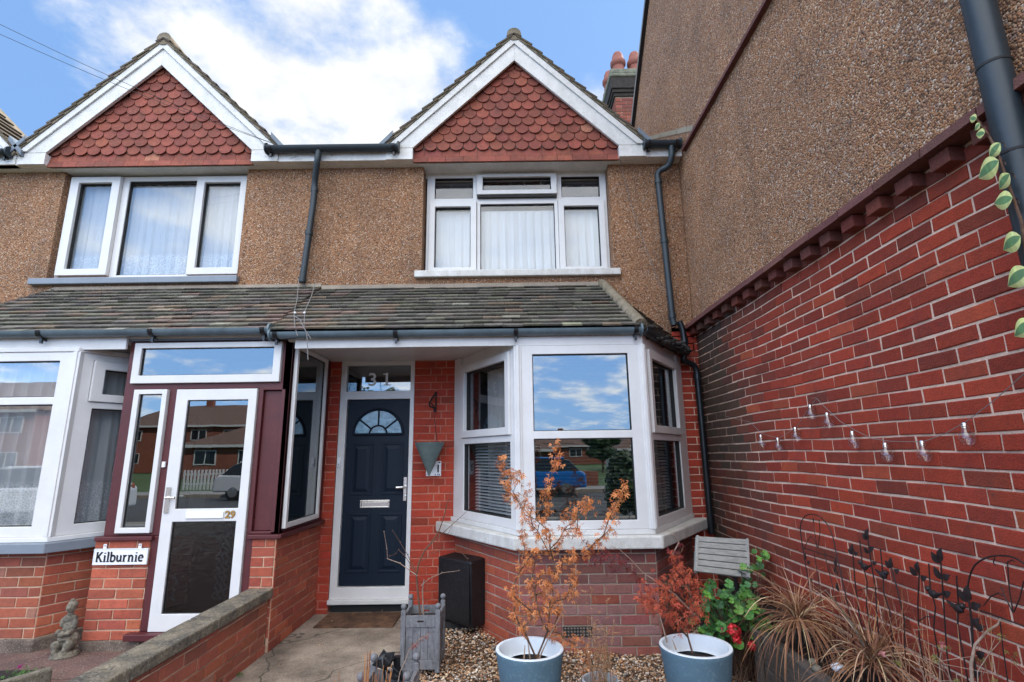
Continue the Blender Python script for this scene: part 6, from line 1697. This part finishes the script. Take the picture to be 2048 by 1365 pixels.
rm = o.modifiers.new('remesh', 'REMESH'); rm.mode = 'VOXEL'; rm.voxel_size = .0045; rm.use_smooth_shade = True
dm = o.modifiers.new('rough', 'DISPLACE'); tx = bpy.data.textures.new('pitting', 'CLOUDS'); tx.noise_scale = .02; dm.texture = tx; dm.strength = .012; dm.mid_level = .5
q = MB(); q.lathe((cx_, cy_, .055), [(.088, 0), (.092, .008), (.088, .022), (.07, .026)], 24); q.build('base', 'stone_grey', t, smooth=True)

t = thing('stone_trough', 'low rough concrete trough edge at the bottom left corner with a small flowering plant', 'planter', (-3.2, -1.75, .05))
q = MB(); A_, B_ = at(103, 1337, Y=-1.62), at(-60, 1420, Y=-1.95); A_.z = .17; B_.z = .17
q.beam(A_ - Vector((0, 0, .06)), B_ - Vector((0, 0, .06)), .06, .13); q.build('front_edge', 'stone_grey', t, bevel=.012)
q = MB(); q.box(-3.9, A_.x - .16, -1.60, -1.46, .04, .10); q.build('soil', 'soil', t)
t = thing('viola', 'small green plant with one magenta flower in the concrete trough', 'plant', tuple(at(38, 1345, Y=-1.58)))
rr = random.Random(3); q = MB(); c_ = at(38, 1352, Y=-1.58)
for i in range(90): maple_leaf(q, c_ + Vector((rr.gauss(0, .04), rr.gauss(0, .04), rr.uniform(-.03, .035))), .022, jitc(lin(84, 120, 60)[:3], rr, .3), rr)
q.build('foliage', 'maple_orange', t); q = MB(); f_ = at(40, 1333, Y=-1.6)
for i in range(26): maple_leaf(q, f_ + Vector((rr.gauss(0, .006), rr.gauss(0, .006), rr.gauss(0, .006))), .012, jitc(lin(168, 30, 120)[:3], rr, .2), rr)
q.build('flower', 'maple_orange', t)

def weed(px_, py_, z_, s_, lb_, seed):
    t = thing('weed', lb_, 'plant', tuple(at(px_, py_, z=z_))); rr = random.Random(seed); q = MB(); c_ = at(px_, py_, z=z_)
    for i in range(40): maple_leaf(q, c_ + Vector((rr.gauss(0, s_), rr.gauss(0, s_), rr.uniform(0, s_))), s_ * .8, jitc(lin(86, 116, 52)[:3], rr, .3), rr)
    q.build('foliage', 'maple_orange', t)
weed(150, 1300, .06, .018, 'tuft of green weed growing in the paving joint by the statue', 1)
weed(478, 1350, .035, .014, 'tiny green weed at the foot of the low party wall', 2)

# fallen leaves and litter on the path
rr = random.Random(77)
for i, (px_, py_) in enumerate(((664, 1243), (655, 1262), (706, 1228), (600, 1238), (612, 1250), (797, 1306), (764, 1222), (640, 1290), (560, 1330))):
    q = MB(); p = at(px_, py_, z=.036 if not 636 < px_ < 790 or py_ > 1262 else .05); maple_leaf(q, p + Vector((0, 0, .006)), .016, jitc(lin(186, 150, 110)[:3], rr, .2), rr); maple_leaf(q, p + Vector((.006, .004, .005)), .012, jitc(lin(120, 84, 60)[:3], rr, .2), rr)
    o = q.build('fallen_leaf', 'maple_orange', None); o['label'] = 'small curled dead leaf lying on the path or doormat below the navy door'; o['category'] = 'leaf'; o['group'] = 'dead leaves by the door'

# ================================================================== WIRES
t = thing('telephone_wires', 'pair of thin telephone wires crossing the left gable to its right-hand eave', 'cables', (-4, -1, 5.5))
for (xa, ya), (xb, yb) in (((-60, 20), (540, 285)), ((-60, 42), (556, 291))):
    a, b = at(xa, ya, Y=-1.6), at(xb, yb, Y=-.27); q = MB()
    q.tube([a.lerp(b, i / 12) - Vector((0, 0, .05 * math.sin(math.pi * i / 12))) for i in range(13)], .0024, 5); q.build('wire', 'wire_dark', t, smooth=True)
t = thing('facade_cable', 'thin pale cable hanging down the pebbledash from the right foot of the right gable', 'cable', (1.4, -.05, 4))
q = MB(); q.tube([at(x_, y_, Y=-.16 if y_ < 330 else -.02) for x_, y_ in ((1240, 318), (1247, 350), (1258, 395), (1272, 440), (1290, 490), (1308, 540), (1325, 580))], .0032, 5); q.build('wire', 'wire_grey', t, smooth=True)
t = thing('roof_cable', 'looped grey cable and clips over the lean-to roof where the two houses meet', 'cable', (-2, -1.1, 2.7))
for pts in ([(598, 555), (594, 600), (588, 625), (590, 655), (595, 672)], [(632, 562), (622, 595), (610, 622), (608, 650), (614, 672), (616, 720)], [(588, 632), (600, 640), (610, 660), (622, 678)]):
    q = MB(); q.tube([at(x_, y_, Y=-.04 - (y_ - 555) * .0105 if y_ < 660 else -1.17) for x_, y_ in pts], .004, 5); q.build('wire', 'wire_grey', t, smooth=True)
for x_, y_ in ((590, 626), (609, 626)): q = MB(); q.ball(at(x_, y_, Y=-.82), .011, 8, 6); q.build('insulator', 'enamel', t, smooth=True)
t = thing('eaves_wires', 'tangle of old thin wires below the upper gutter between the two gables', 'cable', (-2, -.2, 4.8))
for sd__ in range(4):
    rr = random.Random(sd__); p = at(585 + sd__ * 18, 308, Y=-.19); P = [p]
    for i in range(7): p = p + Vector((rr.gauss(.01, .05), rr.uniform(-.01, .004), rr.gauss(-.003, .025))); p.z = min(p.z, 4.86); P.append(p.copy())
    q = MB(); q.tube(P, .0025, 5); q.build('wire', 'wire_grey', t, smooth=True)

# ================================================================== ACROSS THE STREET (seen in the glass)
def far_house(label, x0, x1, yf, depth, eave, ridge, mat, hip=2.5, storeys=2, ground=-.02, roofmat='far_roof'):
    t = thing('house', label, 'house', ((x0 + x1) / 2, yf - depth / 2, ground), 'houses across the street')
    q = MB(); q.box(x0, x1, yf - depth, yf, ground - .1, eave); q.build('wall', mat, t)
    q = MB(); e = .35; ym = yf - depth / 2
    vs = [(x0 - e, yf + e, eave - .05), (x1 + e, yf + e, eave - .05), (x1 + e, yf - depth - e, eave - .05), (x0 - e, yf - depth - e, eave - .05), (x0 + hip, ym, ridge), (x1 - hip, ym, ridge)]
    q.add(vs, [(1, 0, 4, 5), (2, 1, 5), (3, 2, 5, 4), (0, 3, 4), (0, 1, 2, 3)]); rf = q.build('roof', roofmat, t)
    q = MB(); q.box(x0 - e, x1 + e, yf + e, yf + e + .04, eave - .25, eave - .03); q.build('fascia', 'upvc', t)
    F_ = Fr((x1, yf, 0), (-1, 0, 0), (0, 1, 0)); W_ = x1 - x0; n = max(2, int(W_ / 3.2))
    for st in range(storeys):
        for i in range(n):
            a = W_ * (i + .5) / n; b = ground + .95 + st * 2.6
            if st == 0 and i == n // 2:
                q = MB(); q.fbox(F_, a - .5, a + .5, ground, ground + 2.1, 0, .05); q.build('door', 'brown_frame' if i % 2 else 'upvc', t); continue
            w_ = .9; q = MB(); q.plate(F_, a - w_, a + w_, b, b + 1.2, [(a - w_ + .08, a - .04, b + .08, b + 1.12), (a + .04, a + w_ - .08, b + .08, b + 1.12)], -.02, .06); fr_ = q.build('window', 'upvc', t)
            q = MB(); q.fbox(F_, a - w_ + .05, a + w_ - .05, b + .05, b + 1.15, .0, .02); q.build('pane', 'car_glass', fr_)
    q = MB(); q.box((x0 + x1) / 2 - .4, (x0 + x1) / 2 + .4, ym - .3, ym + .3, eave, ridge + .9); q.build('chimney', mat, rf)
    return t
far_house('two-storey brick house across the street with a broad hipped roof, reflected in the porch door', -46, -31, -58, 10, 5.3, 8.0, 'far_brick')
far_house('two-storey brick house at the far left across the street, reflected in the left bay', -62, -36, -36, 9, 5.3, 8.0, 'far_brick')
far_house('low brick bungalow with tiled hip roof across the street, right of the two-storey house', -27, -9, -40, 9, 2.6, 5.7, 'far_brick', 8, 1)
far_house('grey-roofed bungalow across the street with white fascia, reflected left in the bay', -6.5, 3.2, -44, 8, 1.9, 3.9, 'far_brick', 3, 1)
far_house('brown-roofed bungalow across the street, reflected right in the bay', 9.5, 20, -44, 8, 1.9, 4.1, 'far_render', 3, 1)
far_house('pale two-storey house across the street far to the right', 21, 32, -30, 9, 5.2, 7.9, 'far_render')

def car(label, mat, x, y, rz, L_=4.1, W_=1.75, H_=1.47):
    t = thing('parked_car', label, 'car', (x, y, -.12), 'cars parked along the street', rz)
    prof = [(-.5, .22), (-.49, .52), (-.44, .60), (-.22, .66), (-.08, .97), (.20, 1.0), (.36, .93), (.46, .66), (.495, .56), (.5, .22)]
    belt = [(-.5, .22), (-.49, .52), (-.44, .60), (-.22, .64), (.46, .64), (.495, .56), (.5, .22)]
    F_ = Fr((0, 0, 0), (1, 0, 0), (0, -1, 0)); q = MB(); q.prism(F_, [(a * L_, b * H_) for a, b in belt], -W_ / 2, W_ / 2); q.build('body', mat, t, bevel=.06, local=True)
    q = MB(); cab = [(-.215, .63), (-.08, .95), (.20, .985), (.35, .92), (.44, .63)]; wi, wo = W_ * .36, W_ * .47
    n = len(cab); vs = []
    for s_ in (1, -1): vs += [(a * L_, s_ * (wo if b < .7 else wi), b * H_) for a, b in cab]
    q.add(vs, [tuple(range(n)), tuple(range(2 * n - 1, n - 1, -1))] + [(i, i + n, (i + 1) % n + n, (i + 1) % n) for i in range(n)]); q.build('cabin_glass', 'car_glass', t, bevel=.03, local=True)
    q = MB(); n2 = 3; vs = [(a * L_, s_ * wi * .96, .955 * H_ + .045) for a in (-.07, .2, .33) for s_ in (1, -1)]
    q.box(-.075 * L_, .30 * L_, -wi * .98, wi * .98, .945 * H_, 1.0 * H_); q.build('roof_panel', mat, t, bevel=.03, local=True)
    for ax in (-.32, .31):
        for s_ in (1, -1):
            q = MB(); q.lathe((ax * L_, s_ * (W_ / 2 - .11), .31), [(.0, -.10), (.20, -.10), (.31, -.09), (.31, .09), (.20, .105), (.0, .10)], 22, axis=(0, 1, 0)); w_ = q.build('wheel', 'rubber', t, smooth=True, local=True)
            q = MB(); q.lathe((ax * L_, s_ * (W_ / 2 - .005), .31), [(.0, -.01), (.19, -.01), (.20, .01), (.0, .015)], 14, axis=(0, s_, 0)); q.build('rim', 'chrome', w_, smooth=False, local=True)
    for s_ in (1, -1):
        q = MB(); q.ball((-.478 * L_, s_ * W_ * .36, .50 * H_), .11, 10, 6, (.5, 1.3, .7)); q.build('headlight', 'enamel', t, smooth=True, local=True)
        q = MB(); q.ball((.485 * L_, s_ * W_ * .40, .56 * H_), .10, 10, 6, (.4, .9, 1.3)); q.build('tail_light', 'far_brick', t, smooth=True, local=True)
car('bright blue hatchback parked across the street, reflected in the bay window', 'car_blue', .75, -18.2, 0)
car('silver hatchback parked across the street facing away, reflected in the bay window', 'car_silver', 6.2, -22.5, R(100))
car('silver saloon parked near the kerb far to the left, reflected in the left bay', 'car_silver', -13.0, -11.2, 0, 4.4)
car('dark glass-roofed silver car parked on the far side of the road to the left', 'car_silver', -9.6, -18.3, R(180), 4.2)

t = thing('picket_fence', 'white picket fence across the street, reflected in the porch door', 'fence', (-14, -22.5, 0))
q = MB(); x_ = -16.0
while x_ < -12.5: q.box(x_, x_ + .09, -22.53, -22.5, .0, .95); x_ += .17
q.box(-16.0, -12.5, -22.56, -22.53, .25, .33); q.box(-16.0, -12.5, -22.56, -22.53, .70, .78); q.build('pickets', 'upvc', t)
t = thing('front_wall', 'low brick garden wall across the street', 'wall', (-3, -22, 0)); q = MB(); q.box(-9.5, 4.0, -22.3, -22.1, -.1, .65); q.build('brickwork', 'far_brick', t)

def bush(name, label, c, s_, n, seed, cat='bush', cols=(lin(58, 84, 38)[:3], lin(34, 54, 26)[:3]), trunk=True, leafs=.09):
    t = thing(name, label, cat, (c[0], c[1], 0)); rr = random.Random(seed); q = MB(); lob = [Vector((rr.uniform(-.6, .6) * s_[0], rr.uniform(-.6, .6) * s_[1], rr.uniform(-.5, .7) * s_[2])) for _ in range(9)]
    for i in range(n):
        l_ = rr.choice(lob); d = Vector((rr.gauss(0, 1), rr.gauss(0, 1), rr.gauss(0, 1))).normalized(); p = Vector(c) + l_ + Vector((d.x * s_[0], d.y * s_[1], d.z * s_[2])) * .5 * rr.random() ** .4
        a = d.cross(Vector((rr.gauss(0, 1), rr.gauss(0, 1), 1))).normalized(); b = (d + Vector((rr.gauss(0, .6), rr.gauss(0, .6), rr.gauss(0, .6)))).cross(a).normalized(); w = leafs * rr.uniform(.6, 1.2)
        q.add([p - a * w, p - b * w * .5, p + a * w, p + b * w * .5], [(0, 1, 2, 3)], jitc(mixc(cols[0], cols[1], rr.random()), rr, .25))
    q.build('crown', 'leaf', t)
    q = MB(); z0 = -.1; q.tube([(c[0], c[1], z0), (c[0] + .03, c[1], c[2] - s_[2] * .4), (c[0], c[1] + .03, c[2] + s_[2] * .2)], [.09, .06, .03], 8); q.build('trunk', 'bark', t, smooth=True)
bush('garden_bush', 'dense dark green bush at the street end of the garden, reflected in the bay', (2.75, -8.6, .75), (.75, .6, .8), 5000, 3)
bush('street_tree', 'round green tree between the bungalows across the street', (7.2, -40, 1.9), (1.6, 1.5, 1.1), 2500, 5, 'tree', leafs=.2)
bush('street_tree', 'tall green tree behind the picket fence across the street', (-11.5, -40, 4.5), (2.4, 2, 3.0), 3500, 6, 'tree', leafs=.28)

far_house('long brown-roofed house far behind the bungalows across the street', -9, 24, -75, 10, 2.6, 4.4, 'far_brick', 4, 2)
